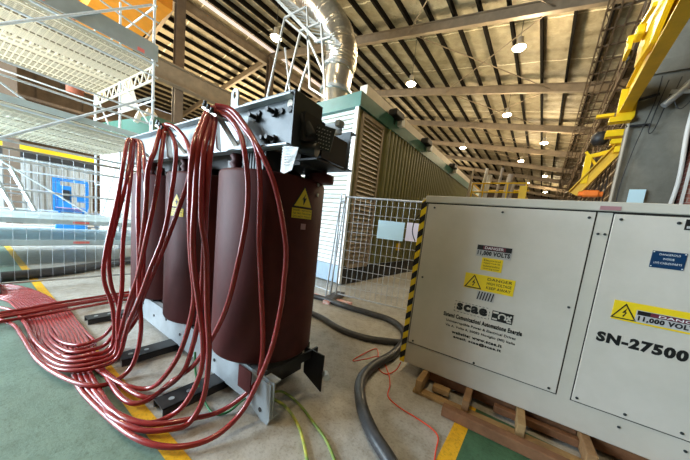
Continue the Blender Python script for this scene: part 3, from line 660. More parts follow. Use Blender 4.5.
def tri(parent, xc, zc, w, y, bolt=True):
    h = w*.87; o_ = [(xc-w/2, y, zc-h/2), (xc+w/2, y, zc-h/2), (xc, y, zc+h/2)]; c = Vector((xc, y, zc-h/6)); i_ = [c+(Vector(p)-c)*.80 for p in o_]
    b = MB(); b.add(o_+i_, [(0, 1, 4, 3), (1, 2, 5, 4), (2, 0, 3, 5)])
    if bolt:
        s_ = h; X = lambda a, q: (xc+a*s_, y, zc-h/6+q*s_)
        b.add([X(.10, .42), X(-.10, .06), X(.01, .09), X(-.05, -.10), X(.03, -.07)], [(0, 1, 2)]); b.add([X(.06, .30), X(-.08, .04), X(.04, .09)], [(0, 1, 2)])
        b.add([X(-.0, .10), X(.12, .12), X(.0, -.14), X(-.03, -.10), X(.03, .04)], [(0, 4, 1), (4, 3, 2, 1)])
        b.add([X(-.06, -.08), X(.05, -.05), X(-.02, -.22)], [(0, 1, 2)])
    return b.build('warning_triangle', sign_k, parent)
# sign group on the left panel
p = plate(.533, .815, 1.445, 1.553, sign_g, label='grey danger 11,000 volts sign'); plate(.537, .811, 1.506, 1.550, sign_k, -.0140, 'header', p)
b = MB(); b.tube([(.674, -.0145, 1.528), (.674, -.0155, 1.528)], .0001, 4); 
plate(.585, .765, 1.512, 1.545, sign_r, -.0150, 'header_oval', p); text(p, 'DANGER', .60, .75, 1.517, 1.541, sign_w, -.0160, .01)
text(p, '11,000 VOLTS', .545, .805, 1.452, 1.500, sign_k, -.0140, .05)
p = plate(.592, .760, 1.321, 1.438, sign_y, label='small yellow notice'); 
for i, s_ in enumerate(('Electrical', 'supply must be', 'isolated before', 'removing cover')): text(p, s_, .61, .742, 1.408-i*.026, 1.426-i*.026, sign_k, -.0140)
p = plate(.474, .880, 1.130, 1.274, sign_y, label='wide yellow warning sign with lightning triangle'); tri(p, .555, 1.202, .148, -.0140)
for i, s_ in enumerate(('DANGER', 'HIGH VOLTAGE', 'KEEP AWAY')): text(p, s_, .665, .86, 1.233-i*.04, 1.258-i*.04, sign_k, -.0140, .01)
p = plate(.600, .743, 1.038, 1.122, sign_g, label='small grey hatched sticker'); b = MB()
for k in range(6): x = .603+k*.023; b.add([(x, -.0140, 1.042), (x+.010, -.0140, 1.042), (x+.022, -.0140, 1.118), (x+.012, -.0140, 1.118)], [(0, 1, 2, 3)])
b.build('hatching', sign_k, p)
# maker lettering
text(cab, 'scae', .445, .712, .893, .966, sign_k, -.0105, .05)
b = MB()
for (x0, x1, z0, z1) in ((.425, .73, .974, .978), (.425, .73, .872, .876), (.425, .429, .872, .978), (.726, .73, .872, .978)):
    n = max(1, int(max(x1-x0, z1-z0)/.03))
    for k in range(n):
        if x1-x0 > z1-z0: b.box(x0+k*.03, x0+k*.03+.018, -.0105, -.0095, z0, z1)
        else: b.box(x0, x1, -.0105, -.0095, z0+k*.03, z0+k*.03+.018)
b.build('dashed_border', sign_k, cab)
p = plate(.750, .914, .878, .970, sign_k, -.0115, 'logo_plate', label='black maker emblem')
b = MB()
for (cx, cz, r0, r1, a0, a1) in ((.832, .924, .021, .033, -.8, 3.9),):
    n = 20; vs = []
    for k in range(n+1): a = a0+(a1-a0)*k/n; vs += [(cx+r0*cos(a), -.0128, cz+r0*sin(a)), (cx+r1*cos(a), -.0128, cz+r1*sin(a))]
    b.add(vs, [(2*k, 2*k+1, 2*k+3, 2*k+2) for k in range(n)])
b.box(.757, .800, -.0128, -.0118, .946, .962); b.box(.757, .795, -.0128, -.0118, .888, .902); b.box(.872, .907, -.0128, -.0118, .888, .9)
b.add([(.862, -.0128, .94), (.876, -.0128, .95), (.905, -.0128, .91), (.893, -.0128, .905)], [(0, 1, 2, 3)]); b.add([(.862, -.0128, .905), (.872, -.0128, .897), (.907, -.0128, .945), (.897, -.0128, .955)], [(0, 1, 2, 3)])
b.build('emblem', panel_p, p)
text(cab, 'Sistemi Comunicazioni Automazione Energia', .335, 1.0, .788, .845, sign_k, -.0105, .055)
text(cab, 'Uninterruptible Power & Electrical Drives', .368, .962, .744, .776, sign_k, -.0105, .03)
text(cab, 'Via A. Volta 6, 20082 Noviglio (MI) Italia', .368, .965, .698, .728, sign_k, -.0105, .03)
text(cab, 'website: www.scae.it', .437, .872, .644, .676, sign_k, -.0105, .05)
text(cab, 'email: scae@scae.it', .457, .872, .596, .630, sign_k, -.0105, .05)
# right panel
p = plate(1.508, 2.10, 1.124, 1.270, sign_y, label='long yellow danger 11,000 volts sign'); tri(p, 1.572, 1.196, .138, -.0140)
q = plate(1.630, 2.085, 1.137, 1.224, sign_g, -.0140, 'grey_field', p); plate(1.636, 2.08, 1.190, 1.220, sign_k, -.0152, 'header', q); plate(1.70, 2.0, 1.193, 1.217, sign_r, -.0160, 'header_oval', q)
text(q, 'DANGER', 1.74, 1.96, 1.196, 1.214, sign_w, -.0168, .01); text(q, '11,000 VOLTS', 1.644, 1.935, 1.142, 1.184, sign_k, -.0152, .055)
text(cab, 'SN-27500', 1.457, 1.918, .928, 1.010, sign_k, -.0105, .06)
p = plate(1.634, 1.793, 1.543, 1.660, sign_b, label='dark blue plate with white lettering')
for i, s_ in enumerate(('DANGEROUS', 'INSIDE', 'LIVE CABLES/PARTS')): text(p, s_, (1.668, 1.69, 1.65)[i], (1.765, 1.742, 1.78)[i], 1.632-i*.030, 1.645-i*.030, sign_w, -.0140)
b = MB()
for x in (1.641, 1.786):
    for z in (1.552, 1.652): b.tube([(x, -.0125, z), (x, -.0145, z)], .004, 8)
b.build('rivets', sign_w, p)
p = plate(1.748, 1.83, 1.816, 1.886, sign_k, label='small black label at the right edge'); plate(1.757, 1.82, 1.826, 1.842, sign_g, -.0140, 'label_field', p)
plate(1.312, 1.426, 1.922, 1.952, pinky, -.018, 'faded_label', label='faded pinkish label on the rim')
# hazard tape round the left edge
b = MB(); z = CZ0; k = 0; W = .058
segs = []
while z < 1.96:
    b.mi = k % 2; z2 = min(z+.075, 1.97)
    sh = .05
    b.add([(-.050, -.0035, max(CZ0, z-sh)), (.004, -.0035, z), (.004, -.0035, z2), (-.050, -.0035, max(CZ0, z2-sh))], [(0, 1, 2, 3)])
    b.add([(-.050, -.0035, max(CZ0, z-sh)), (-.050, .03, max(CZ0, z-sh)), (-.050, .03, max(CZ0, z2-sh)), (-.050, -.0035, max(CZ0, z2-sh))], [(0, 1, 2, 3)])
    z = z2; k += 1
b.build('hazard_tape', [sign_y, sign_k], cab, label='black and yellow striped edge tape')
b = MB(); b.box(-.048, .002, -.002, DP-.02, CZ0, 1.962); b.build('edge_channel', white_p, cab)
b = MB(); b.tube(smooth_path([(-.05, .02, 1.80), (-.10, .0, 1.72), (-.11, .0, 1.60), (-.07, .01, 1.5)]), .006, 6); b.build('wire_tie', black, cab)
# ------------------------------------------------------------------ pallet
pal = thing('wooden_pallet', CB, 'rough wooden pallet under the cream cabinet', 'pallet', CA)
YF = -.235
for i, x in enumerate((.25, .68, 1.10, 1.53, 1.96, 2.4)):
    b = MB(); b.bbox(x-.03, x+.03, YF if i else YF+.0, DP-.05, .036, CZ0-.003, .004); b.build('stringer', wood if i % 2 else wood3, pal)
for (y0, y1, m) in ((YF+.01, YF+.10, wood3), (.15, .26, wood), (.55, .66, wood), (.95, 1.06, wood3)):
    b = MB(); b.bbox(.2, 2.46, y0, y1, .004, .034, .003); b.build('bottom_board', m, pal)
b = MB(); b.bbox(.36, .52, YF+.12, YF+.2, .036, .09, .004); b.build('block', wood3, pal)
b = MB(); b.bbox(.9, 1.5, -.03, .03, .036, .10, .004); b.build('block', wood2, pal)
for (x0, x1) in ((.285, .645), (.715, 1.065), (1.135, 1.495), (1.565, 1.925), (1.995, 2.365)):
    b = MB(); b.bbox(x0, x1, .06, .10, .036, .148, .003); b.build('cross_piece', wood2, pal)
tb = thing('timber_beam', (0, 0, 0), 'long reddish timber lying on the floor in front of the pallet', 'timber')
tb.location = (CB.x, CB.y, 0); tb.rotation_euler = (0, 0, CA-.01)
b = MB(); b.bbox(.515, 2.6, YF-.135, YF-.055, .004, .094, .005); b.build('beam', wood2, tb)

# ------------------------------------------------------------------ transformer
TC = Vector((-2.0, 1.44, 0)); TA = radians(3); TR = thing('dry_type_transformer', TC, 'large dry transformer with three dark red resin coils in a steel frame', 'transformer', TA)
RC, Z0, Z1 = .452, .39, 1.93
for i in range(3):
    x = -1.02*i
    b = MB(); b.lathe([(.25, Z0+.01), (RC-.03, Z0), (RC-.008, Z0+.01), (RC, Z0+.03), (RC, Z1-.03), (RC-.008, Z1-.008), (RC-.03, Z1), (.28, Z1), (.28, Z0+.01)], (x, 0, 0), 72)
    b.box(x-.11, x+.11, -RC-.035, -RC+.03, Z0+.15, Z1-.05) if i == 5 else None
    co = b.build('coil', coil_m, TR)
    b = MB(); b.lathe([(.14, Z0-.06), (.235, Z0-.06), (.235, Z1+.06), (.14, Z1+.06)], (x, 0, 0), 32); b.build('inner_winding', ins, co)
    # support blocks
    for (dx, dy) in ((.2, -.26), (-.2, -.26), (.2, .26), (-.2, .26)):
        b = MB(); b.bbox(x+dx-.05, x+dx+.05, dy-.05, dy+.05, Z1, Z1+.10, .01); b.build('support_block', ins, co); b = MB(); b.bbox(x+dx-.05, x+dx+.05, dy-.05, dy+.05, Z0-.05, Z0, .01); b.build('support_block', ins, co)
# warning signs wrapped on coils (facing the lens side of each coil)
def onc(i, ang, z, r=RC+.002): return Vector((-1.02*i+r*cos(ang), r*sin(ang), z))
def coilsign(i, ang, zc, w):
    R = RC+.003
    def patch(u0, u1, z0, z1, m, name, par, rr): 
        b = MB(); n = 8; vs = []
        for k in range(n+1):
            a = ang+(u0+(u1-u0)*k/n)/RC; vs += [onc(i, a, z0, rr), onc(i, a, z1, rr)]
        b.add(vs, [(2*k, 2*k+2, 2*k+3, 2*k+1) for k in range(n)]); return b.build(name, m, par)
    def tripatch(s_, m, name, par, rr):
        b = MB(); n = 12; vs = []
        h = w*.88*s_; zb = zc-w*.88/2+(1-s_)*w*.88*.33
        for k in range(n+1):
            u = (-.5+k/n)*w*s_; z1 = zb+h*(1-abs(u)/(w*s_/2)); a = ang+u/RC; vs += [onc(i, a, zb, rr), onc(i, a, max(z1, zb), rr)]
        b.add(vs, [(2*k, 2*k+2, 2*k+3, 2*k+1) for k in range(n)]); return b.build(name, m, par)
    t = tripatch(1, sign_k, 'warning_sign', TR, R); tripatch(.86, sign_y, 'sign_face', t, R+.002)
    h = w*.88; b = MB()
    def P(u, q): return onc(i, ang+u*w/RC, zc-h/2+q*h, R+.004)
    b.add([P(.08, .66), P(-.10, .36), P(.0, .40)], [(0, 1, 2)]); b.add([P(-.04, .42), P(.12, .46), P(-.02, .10)], [(0, 1, 2)]); b.build('lightning', sign_k, t)
    lb = patch(-.5*w, .5*w, zc-h/2-.085, zc-h/2-.008, sign_y, 'sign_text_field', t, R)
    for k, s_ in enumerate(('DANGER - HIGH VOLTAGE', 'NE PAS TOUCHER', 'DO NOT TOUCH')):
        text(lb, s_, -.45*w, .45*w, zc-h/2-.030-k*.024, zc-h/2-.016-k*.024, sign_k, R=lambda px, pz: onc(i, ang+px/RC, pz, R+.003))
    return t
def angle_of(px, py, i):
    # direction on coil i where the view ray through this point meets it
    d = ray(px, py); c = TC+Vector((-1.02*i*cos(TA), -1.02*i*sin(TA), 0)); a = d.x**2+d.y**2; bq = -2*(d.x*c.x+d.y*c.y); cc = c.x**2+c.y**2-RC*RC
    t = (-bq-math.sqrt(max(0, bq*bq-4*a*cc)))/(2*a); h = O+d*t; return math.atan2(h.y-c.y, h.x-c.x)-TA, h.z
a1, z1 = angle_of(304, 197, 0); coilsign(0, a1, z1, .195)
a2, z2 = angle_of(177, 200, 1); coilsign(1, a2, z2, .16)
a3, z3 = angle_of(303, 226.5, 0)
b = MB(); vs = []
for k in range(5): a = a3+(-.025+.05*k/4)/RC; vs += [onc(0, a, z3-.025, RC+.003), onc(0, a, z3+.022, RC+.003)]
b.add(vs, [(2*k, 2*k+2, 2*k+3, 2*k+1) for k in range(4)]); b.build('pink_sticker', pinky, TR)
for (px, py, nm) in ((318, 185, ''), (317.5, 195, '')):
    a, z = angle_of(px, py, 0); b = MB(); b.tube([onc(0, a, z, RC-.002), onc(0, a, z, RC+.006)], .014, 12); b.build('sticker_dot', sign_g, TR)
# vertical seam bars of the coils
for i in range(3):
    a = radians(-142); b = MB(); b.tube([onc(i, a, Z0+.02, RC-.012), onc(i, a, Z1-.02, RC-.012)], .022, 12); b.build('tap_rib', coil_m, TR)
# frame
XA, XB = .57, -2.62
for side, yy in (('near', -.315), ('far', .31)):
    sgn = -1 if side == 'near' else 1
    b = MB(); b.box(XB, XA, yy-.006, yy+.006, 2.07, 2.39); b.box(XB, XA, min(yy, yy+sgn*.075), max(yy, yy+sgn*.075), 2.38, 2.392); b.box(XB, XA, min(yy, yy+sgn*.075), max(yy, yy+sgn*.075), 2.07, 2.082)
    o = b.build('top_clamp', dkst if side == 'far' else greyst, TR)
    for x in (XA-.04, XA-.13, XA-.38, XA-1.05, XA-1.15, XA-2.0, XA-2.1, XA-2.95):
        bb = MB(); bb.tube([(x, yy+sgn*.0, 2.33 if x < .4 else 2.31), (x, yy+sgn*.035, 2.33 if x < .4 else 2.31)], .022, 6); bb.build('bolt', blkst, o)
    XC = XA if side == 'near' else XA-.36
    b = MB(); b.box(XB, XC, yy-.006, yy+.006, .06, .36); b.box(XB, XC, min(yy, yy-sgn*.06), max(yy, yy-sgn*.06), .348, .36); b.box(XB, XC, min(yy, yy-sgn*.06), max(yy, yy-sgn*.06), .06, .072)
    o = b.build('bottom_clamp', greyst if side == 'near' else dkst, TR)
    for k in range(9):
        x = XA-.12-k*.36; bb = MB(); bb.tube([(x, yy, .2+.06*(k % 2)), (x, yy+sgn*.012, .2+.06*(k % 2))], .016, 8); bb.build('bolt', blkst, o)
# near end: dark protruding clamp head with big bolts
b = MB(); b.box(XA-.52, XA+.02, -.335, -.325, 2.07, 2.40); b.box(XA-.52, XA+.02, -.37, -.30, 2.40, 2.412); b.box(XA+.01, XA+.022, -.37, -.10, 2.07, 2.412)
o = b.build('clamp_head', dkst, TR, label='dark bolted clamp plate at the near end')
for (x, z) in ((XA-.40, 2.30), (XA-.20, 2.31), (XA-.19, 2.13), (XA-.25, 2.13)):
    bb = MB(); bb.tube([(x, -.335, z), (x, -.36, z)], .030, 6); bb.tube([(x, -.36, z), (x, -.41, z)], .016, 8); bb.build('bolt', blkst, o)
bb = MB(); bb.tube([(XA-.055, -.336, 2.35), (XA-.055, -.338, 2.35)], .026, 16); bb.build('bolt_hole', beige, o)
# core: yokes and limbs
b = MB(); b.box(XB+.15, XA-.1, -.16, .16, 2.0, 2.36); b.box(XB+.15, XA-.38, -.16, .16, .10, .38)
for i in range(3): b.box(-1.02*i-.12, -1.02*i+.12, -.13, .13, .38, 2.0)
b.build('core', blkst, TR)
b = MB()
for k in range(9): x = XA-.62+k*.035; b.box(x, x+.018, -.30, -.15, 1.93, 2.10)
b.build('cooling_fins', blkst, TR)
# end bracket with perforated nameplate, shelf and black boxes
b = MB(); b.box(XA-.1, XA+.10, -.20, .15, 2.02, 2.032); b.box(XA-.04, XA+.05, -.1, .2, 2.06, 2.26); b.tube([(XA+.0, -.28, 2.28), (XA+.07, -.24, 2.16)], .04, 10); b.tube([(XA-.02, -.25, 2.1), (XA+.1, -.2, 2.08)], .05, 8); b.box(XA+.0, XA+.06, -.3, -.1, 2.12, 2.3); b.build('end_bracket', blkst, TR)
b = MB(); b.box(XA-.06, XA+.13, .0, .012, 2.25, 2.34); b.box(XA+.10, XA+.14, -.04, .02, 2.30, 2.34); b.build('lug_arm', greyst, TR)
b = MB(); b.beam((XA-.0, -.21, 2.20), (XA+.145, -.10, 2.17), .012, .16); pl = b.build('rating_plate', dkst, TR)
b = MB()
for r in range(6):
    for k in range(9): p_ = Vector((XA+.008, -.217, 2.20)).lerp(Vector((XA+.138, -.108, 2.17)), (k+.5+random.uniform(-.2, .2))/9); b.box(p_.x-.004, p_.x+.004, p_.y-.008, p_.y-.004, p_.z-.068+r*.024, p_.z-.062+r*.024)
b.build('plate_text', sign_g, pl)
b = MB(); b.lathe([(0, 1.92), (.10, 1.92), (.105, 1.93), (.105, 1.98), (.08, 1.99), (.03, 2.0), (.03, 2.03), (0, 2.03)], (XA-.12, .12, 0), 24); b.build('end_insulator', coil_m, TR)
# hanging paper label
b = MB(); b.prism([(XA-.05, -.37, 2.07), (XA+.09, -.365, 2.05), (XA+.06, -.36, 1.98), (XA+.05, -.37, 1.91), (XA-.01, -.38, 1.885), (XA-.06, -.37, 1.90)], (0, .003, 0)); pp = b.build('paper_label', paper, TR, label='curled white paper label')
b = MB()
for k in range(7): z = 2.05-k*.018; b.box(XA-.045, XA+.035-.015*(k % 3), -.382, -.3815, z, z+.006)
b.build('print', sign_g, pp)
# lifting lugs
for x in (-.16, -1.9):
    b = MB(); n = 14; vs = []
    out = [(x-.05, 2.36), (x+.05, 2.36), (x+.05, 2.53)]+[(x+.05*cos(a), 2.53+.05*sin(a)) for a in [pi*k/8 for k in range(1, 8)]]+[(x-.05, 2.53)]
    # plate with a hole: ring of quads between outline samples and hole
    hole = [(x+.02*cos(2*pi*k/16), 2.525+.028*sin(2*pi*k/16)) for k in range(16)]
    def outer(a):
        c, s_ = cos(a), sin(a); r = .05
        if s_ >= 0: return (x+.05*c, 2.53+.05*s_)
        t_ = min(.05/abs(c) if abs(c) > 1e-6 else 9, .16/abs(s_)); return (x+t_*c, 2.53+t_*s_)
    for k in range(16): a = 2*pi*k/16; vs += [(hole[k][0], -.33, hole[k][1]), (outer(a)[0], -.33, outer(a)[1]), (hole[k][0], -.318, hole[k][1]), (outer(a)[0], -.318, outer(a)[1])]
    fs = []
    for k in range(16):
        q = (k+1) % 16; fs += [(4*k, 4*k+1, 4*q+1, 4*q), (4*k+2, 4*q+2, 4*q+3, 4*k+3), (4*k+1, 4*k+3, 4*q+3, 4*q+1), (4*k, 4*q, 4*q+2, 4*k+2)]
    b.add(vs, fs); b.build('lifting_lug', greyst, TR)
# feet: channel bars across, end plates
for x in (-.17, -1.12, -2.42):
    y0, y1 = (-.80, .80)
    b = MB(); b.box(x-.09, x+.09, y0, y1, .062, .07); b.box(x-.09, x-.08, y0, y1, .003, .07); b.box(x+.08, x+.09, y0, y1, .003, .07)
    o = b.build('foot_channel', blkst, TR)
    for yy in (y0+.09, y0+.22):
        bb = MB(); bb.tube([(x, yy, .07), (x, yy, .074)], .02, 12); bb.build('bolt_hole', greyst, o)
# white angled end plates under the near coil, black plate to the right
b = MB(); b.prism([(XA-.50, -.325, .34), (XA-.02, -.325, .34), (XA-.005, -.325, .06), (XA-.03, -.325, .005), (XA-.10, -.325, .005), (XA-.46, -.325, .16)], (0, -.012, 0)); o = b.build('skid_plate', greyst, TR)
for (x, z) in ((XA-.40, .25), (XA-.22, .16), (XA-.12, .09)): bb = MB(); bb.tube([(x, -.337, z), (x, -.342, z)], .018, 10); bb.build('bolt_hole', blkst, o)
b = MB(); b.prism([(XA-.22, .22, .38), (XA+.03, .22, .38), (XA+.03, .22, .02), (XA-.20, .22, .12)], (0, .012, 0)); b.box(XA-.14, XA-.12, -.31, .31, .30, .38); b.box(XA-.36, XA-.32, -.31, .31, .06, .38); b.build('end_plate', blkst, TR)
b = MB(); b.box(XA-.34, XA-.18, -.40, -.39, .22, .40); b.build('coil_foot', coil_m, TR)
b = MB(); b.tube([(XA+.08, .2, .24), (XA+.14, .14, .25)], .03, 8); b.build('bolt_cap', galv, TR)
# HV terminals: bars with bolts above each coil
TL = []
for i, (wx, wy, wz) in enumerate(((-2.12, .93, 2.36), (-3.02, .89, 2.34), (-3.86, .85, 2.27))):
    p = Rz @ Vector((0, 0, 0)); loc = Matrix.Rotation(-TA, 3, 'Z') @ (Vector((wx, wy, wz))-TC); TL.append((Vector((wx, wy, wz))))
    b = MB(); b.beam(loc+Vector((-.07, 0, -.01)), loc+Vector((.10, .02, -.09)), .10, .014); b.beam(loc+Vector((.03, .02, -.05)), (loc.x+.03, -.15, 1.95), .06, .012); b.beam(loc+Vector((.0, .03, -.06)), loc+Vector((.02, .05, -.30)), .09, .012)
    o = b.build('terminal_bar', copper, TR)
    for k in range(6):
        c = loc+Vector((-.05+.026*k, -.035+.05*(k % 2), .0-.016*k)); bb = MB(); bb.tube([c, c+Vector((.005, 0, .035))], .013, 6); bb.tube([c+Vector((0, 0, .0)), c+Vector((0, 0, .012))], .02, 6); bb.build('terminal_bolt', dkst, o)
    b = MB(); b.lathe([(0, 1.92), (.05, 1.92), (.06, 1.94), (.04, 1.96), (.06, 1.99), (.04, 2.02), (.06, 2.05), (.04, 2.07), (0, 2.08)], (loc.x+.03, -.30, 0), 20); b.build('post_insulator', coil_m, TR)

# ------------------------------------------------------------------ red cables
RB = .019
# ribbon lanes on the floor: near/left edge and far/right edge
EDGE = [((-170, 286), (-150, 275)), ((-60, 291), (-45, 280)), ((0, 298), (23, 287)), ((15, 306), (60, 304)), ((23, 316), (69, 311)), ((29, 328), (76, 320)), ((35, 341), (85, 331)), ((62, 353), (94, 344)), ((71, 366), (103, 360)), ((78, 385), (117, 379)), ((98, 407), (131, 397)), ((122, 427), (147, 408)), ((150, 440), (172, 420))]
def lane(t, k, lift=0):
    a, b_ = EDGE[k]; A = onz(a[0], a[1], .03); B = onz(b_[0], b_[1], .03); p = A.lerp(B, t); p.z = RB+.004+lift; return p
def cable(tpos, hang, floorpx, join, t, label, group, dterm=None, dmid=None, dend=None, lift=0.0, m=redc, fl_lift=None, low=False, pw=1.6):
    """tpos: terminal point; hang: picture trace of the free hanging part; floorpx: trace where it lies; join: lane section it merges at"""
    fl_pts = []
    for i, q in enumerate(floorpx):
        z = (fl_lift[i] if fl_lift else .055*max(0, 1)) ; fl_pts.append(onz(q[0], q[1], z if z > RB else RB+.004))
    lanes = [lane(t if k > 6 else (.46+.54*t if low else .385*t), k, lift) for k in range(join+1, -1, -1)] if join is not None else []
    nxt = fl_pts[0] if fl_pts else lanes[0]
    d0 = hypot(tpos.x, tpos.y); d1 = hypot(nxt.x, nxt.y); dm = dmid or (d0*.5+d1*.5)
    pts = [tpos]
    L_ = [0]; prev = None
    for q in hang:
        if prev: L_.append(L_[-1]+hypot(q[0]-prev[0], q[1]-prev[1]))
        prev = q
    tot = L_[-1]+1e-6
    nq = (floorpx[0] if floorpx else hang[-1]); tot += hypot(nq[0]-prev[0], nq[1]-prev[1])+12
    for q, l in zip(hang, L_):
        s_ = l/tot
        if s_ < .12: d = d0*.97+(dm-d0*.97)*(s_/.12)
        else: s2 = (s_-.12)/.88; d = dm+(d1-dm)*s2**pw
        p = atd(q[0], q[1], d); p.z = max(p.z, RB+.004); pts.append(p)
    pts += fl_pts+lanes
    b = MB(); b.tube(smooth_path(pts, 6), RB, 10)
    return tag(b.build('red_cable', m), label, 'cable', group)
LBA = 'red cable from the nearest transformer terminal'
TA_, TB_, TC_ = TL
G = 'red cables hanging from the transformer terminals'
def T(p, dx, dy, dz=0): return p+Vector((dx, dy, dz))
# near terminal, right-hand arcs
cable(T(TA_, .05, 0), [(232, 110), (246, 127), (261, 153), (273, 180), (281, 213), (286, 250), (284, 280), (281, 306), (272, 347), (257, 384), (240, 414)], [(212, 438), (173, 447), (134, 437)], 9, 0.000, 'outermost red cable sweeping right around the near coil to the floor', G, dmid=1.93, low=True, pw=3)
cable(T(TA_, .03, .01, -.02), [(229, 112), (243, 127), (256, 148), (260, 186), (259, 236), (261, 286), (263, 340), (260, 370), (252, 388)], [(223, 410), (190, 419), (150, 424), (117, 414)], 8, 0.429, 'red cable hanging straight down the middle of the near coil', G, dmid=1.96, low=True, pw=3)
cable(T(TA_, .05, .0, -.04), [(229, 118), (240, 134), (245, 155), (248, 186), (246, 220), (238, 263), (227, 306), (212, 338), (193, 366)], [(172, 381), (144, 402), (120, 396)], 7, 0.857, 'red cable curving left across the front of the near coil', G, dmid=1.99, low=True, pw=5)
# near terminal, falling left-hand side
cable(T(TA_, -.03, 0), [(207, 118), (199, 145), (195, 200), (193, 253), (199, 306), (203, 340), (201, 371), (187, 401)], [(170, 416), (145, 423), (112, 410)], 8, 0.286, LBA+', leftmost of the straight drop', G, dmid=2.0, low=True, pw=3)
cable(T(TA_, -.01, 0), [(211, 122), (204, 150), (201, 213), (206, 253), (207, 306), (209, 354), (204, 396)], [(190, 422), (172, 429), (140, 430), (112, 417)], 9, 0.143, LBA+', reaching lowest beside the near foot', G, dmid=1.98, low=True, pw=3)
cable(T(TA_, .01, .01), [(215, 124), (210, 155), (206, 203), (203, 270), (200, 310), (193, 345), (183, 372)], [(165, 388), (140, 396)], 7, 0.714, LBA+', in the middle of the dropping bundle', G, dmid=2.02, low=True, pw=3)
cable(T(TA_, -.05, 0), [(204, 118), (193, 150), (190, 205), (191, 255), (194, 300), (183, 345), (168, 372)], [(150, 388), (122, 384)], 7, 0.571, LBA+', bending off left toward the black foot', G, dmid=2.05, low=True, pw=3)
# middle terminal
cable(T(TB_, .05, 0), [(176, 128), (186, 140), (190, 153), (190, 172), (180, 205), (163, 250), (148, 285), (135, 315)], [(112, 345), (86, 362), (60, 356)], 6, 1.000, 'red cable arcing off the right of the middle terminal', G, dmid=2.75, low=True)
cable(T(TB_, .01, 0, -.01), [(172, 135), (176, 155), (169, 210), (162, 240), (150, 270), (139, 300), (128, 325)], [(118, 357), (94, 368), (64, 370), (42, 360), (31, 344)], 4, 0.000, 'red cable slanting from the middle terminal down to the left', G, dmid=2.8, fl_lift=[.10, .08, .065, .045, .025])
cable(T(TB_, -.01, 0), [(164, 133), (160, 165), (155, 198), (146, 240), (138, 275), (128, 305)], [(114, 350), (90, 360), (67, 361), (49, 353), (40, 341)], 4, 0.400, 'red cable dropping steeply from the middle terminal', G, dmid=2.85, fl_lift=[.10, .08, .065, .045, .025])
cable(T(TB_, -.03, 0), [(160, 131), (155, 150), (148, 170), (146, 205), (142, 240), (137, 280), (131, 306)], [(108, 342), (90, 350), (72, 352), (57, 346), (48, 337)], 4, 0.800, 'red cable on the left side of the middle terminal', G, dmid=2.85, fl_lift=[.10, .08, .065, .045, .025])
# far terminal
cable(T(TC_, -.05, 0), [(128, 140), (124, 160), (118, 196), (106, 250), (104, 280), (113, 310)], [(112, 346), (90, 355), (68, 357), (53, 349), (44, 339)], 4, 0.600, 'leftmost red cable bulging out from the far terminal', G, dmid=3.5, fl_lift=[.10, .08, .065, .045, .025])
cable(T(TC_, -.03, 0), [(132, 142), (127, 178), (116, 222), (109, 254), (111, 284), (119, 312)], [(106, 334), (92, 342), (77, 345), (62, 342), (52, 334)], 4, 1.000, 'second cable from the left below the far terminal', G, dmid=3.5, fl_lift=[.10, .08, .065, .045, .025])
cable(T(TC_, -.01, 0), [(134, 146), (129, 190), (123, 241), (122, 287), (118, 318)], [(116, 353), (92, 364), (66, 366), (46, 357), (36, 343)], 4, 0.200, 'red cable hanging almost straight under the far terminal', G, dmid=3.45, fl_lift=[.10, .08, .065, .045, .025])
cable(T(TC_, .03, 0), [(139, 143), (139, 170), (138, 211), (139, 255), (139, 292), (141, 330), (134, 362), (120, 378)], [(97, 386), (67, 379), (38, 360), (22, 336), (10, 323), (-25, 316), (-120, 310)], None, 0, 'red cable making the widest curl over the green floor', G, dmid=3.1)
cable(T(TC_, .05, 0), [(142, 144), (145, 170), (146, 205), (144, 250), (142, 290), (137, 318)], [(112, 348), (84, 362), (56, 356), (36, 342), (24, 322), (8, 309), (-30, 306), (-130, 302)], None, 0, 'red cable making the inner curl over the green floor', G, dmid=3.2)
# loose strap of cables crossing over the ribbon
for i in range(4):
    w_ = 2.9-.6*(i == 2); P = [onz(-110, 338+i*w_, .03), onz(-30, 318+i*w_, .06), onz(0, 313+i*w_, .07+.012*(i % 2)), onz(30, 308+i*w_, .075), onz(60, 302.5+i*w_, .07+.015*(i % 2)), onz(90, 298+i*w_*.9, .05), onz(122, 293+i*w_*.85, .03), onz(150, 290+i*w_*.8, .03), onz(170, 289+i*w_*.8, .03)]
    b = MB(); b.tube(smooth_path(P, 6), .020, 8); tag(b.build('red_cable', redc), 'darker red cable in the bundle crossing on top of the ribbon', 'cable', 'bundle of red cables crossing the ribbon')
# coil of orange-red rope behind the feet
# ------------------------------------------------------------------ hoses, cords, earth wires
def floorwire(name, px, r, m, label, cat, n=10, z=None, extra=None):
    P = [onz(q[0], q[1], r+.003) if len(q) == 2 else onz(q[0], q[1], q[2]) for q in px]
    if extra: P += extra
    b = MB(); b.tube(smooth_path(P, 8), r, n); return tag(b.build(name, m), label, cat)
floorwire('black_hose', [(285, 292), (318, 297), (345, 306), (372, 314), (390, 320), (402, 329), (404, 340), (393, 354), (373, 366), (361, 380), (361, 402), (371, 430), (388, 458), (410, 495)], .052, hose_m, 'thick black hose curving from the fence down to the bottom edge', 'hose', 16)
floorwire('black_hose', [(290, 305), (318, 316), (340, 329), (366, 338), (395, 342), (425, 345)], .045, hose_m, 'second black hose bending behind the thick one toward the cabinet', 'hose', 16)
floorwire('black_hose', [(-40, 282), (0, 277), (30, 274), (60, 271), (95, 266), (130, 260), (170, 254), (230, 250)], .085, hose_m, 'fat black hose lying behind the mesh fence at left', 'hose', 16)
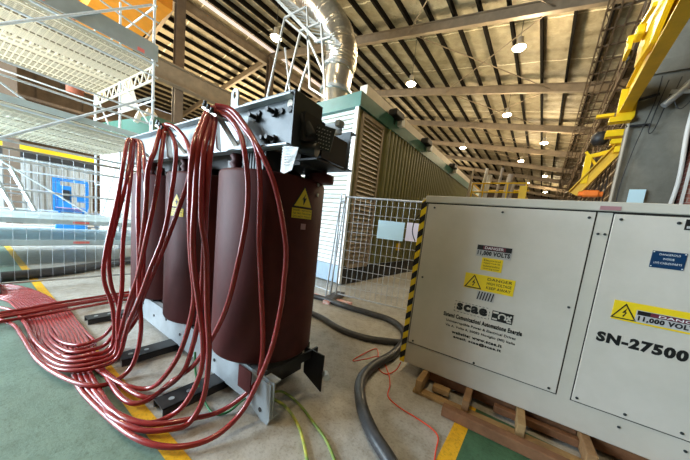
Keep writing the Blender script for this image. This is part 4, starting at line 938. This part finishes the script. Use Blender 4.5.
floorwire('extension_cable', [(401, 362, .12), (396, 370, .03), (386, 374), (378, 367), (378, 352), (374, 349), (356, 358), (354, 361), (366, 359, .11), (380, 357, .02), (388, 372), (390, 385), (388, 396), (399, 407), (415, 417), (431, 428), (438, 437), (436, 450), (433, 470)], .006, cord_m, 'thin bright red cord looping over the hose beside the cabinet', 'cord', 6)
floorwire('earth_wire', [(262, 388, .16), (271, 392, .12), (283, 392, .06), (298, 403), (313, 422), (327, 442), (338, 470)], .011, earth_m, 'green and yellow striped earth wire running out to the right', 'wire', 8)
floorwire('earth_wire', [(263, 391, .14), (274, 399, .08), (286, 407), (297, 423), (303, 440), (309, 470)], .012, earth_y, 'yellower earth wire dropping to the bottom edge, left of the striped one', 'wire', 8)
floorwire('earth_wire', [(195, 352, .30), (196, 375, .12), (203, 398, .03), (213, 413, .01), (228, 412, .02), (243, 400, .06), (262, 387, .16)], .009, mat('green_wire', (.03, .20, .06), .45), 'dark green earth wire hanging under the near coil', 'wire', 8)

# ------------------------------------------------------------------ daylight
w = bpy.data.worlds.new('world'); S.world = w; w.use_nodes = True; nt = w.node_tree; bg = nt.nodes['Background']
bg.inputs[0].default_value = (.74, .87, 1.0, 1); bg.inputs[1].default_value = 3.0
# rear wall opening: area lamp added there, set close to brighten the left floor
d = bpy.data.lights.new('daylight', 'AREA'); d.shape = 'RECTANGLE'; d.size = 9; d.size_y = 5.0; d.energy = 3300; d.color = (.70, .87, 1)
o = bpy.data.objects.new('doorway_fill', d); COL.objects.link(o); o.location = (-10.5, -5.9, 3.2); o.rotation_euler = (radians(80), 0, radians(4))
# unseen area lamp added high at left to light floor and scaffold
d = bpy.data.lights.new('high_left_fill', 'AREA'); d.shape = 'RECTANGLE'; d.size = 9; d.size_y = 4; d.energy = 3600; d.color = (.68, .86, 1)
o = bpy.data.objects.new('high_left_fill', d); COL.objects.link(o); o.location = (-15.5, -6.5, 8.5); v = Vector((-3, 1.5, 0))-o.location; o.rotation_euler = v.to_track_quat('-Z', 'Y').to_euler()
S.view_settings.view_transform = 'Standard'; S.view_settings.look = 'None'; S.view_settings.gamma = 1; S.view_settings.use_curve_mapping = False
S.view_settings.exposure = 0.2
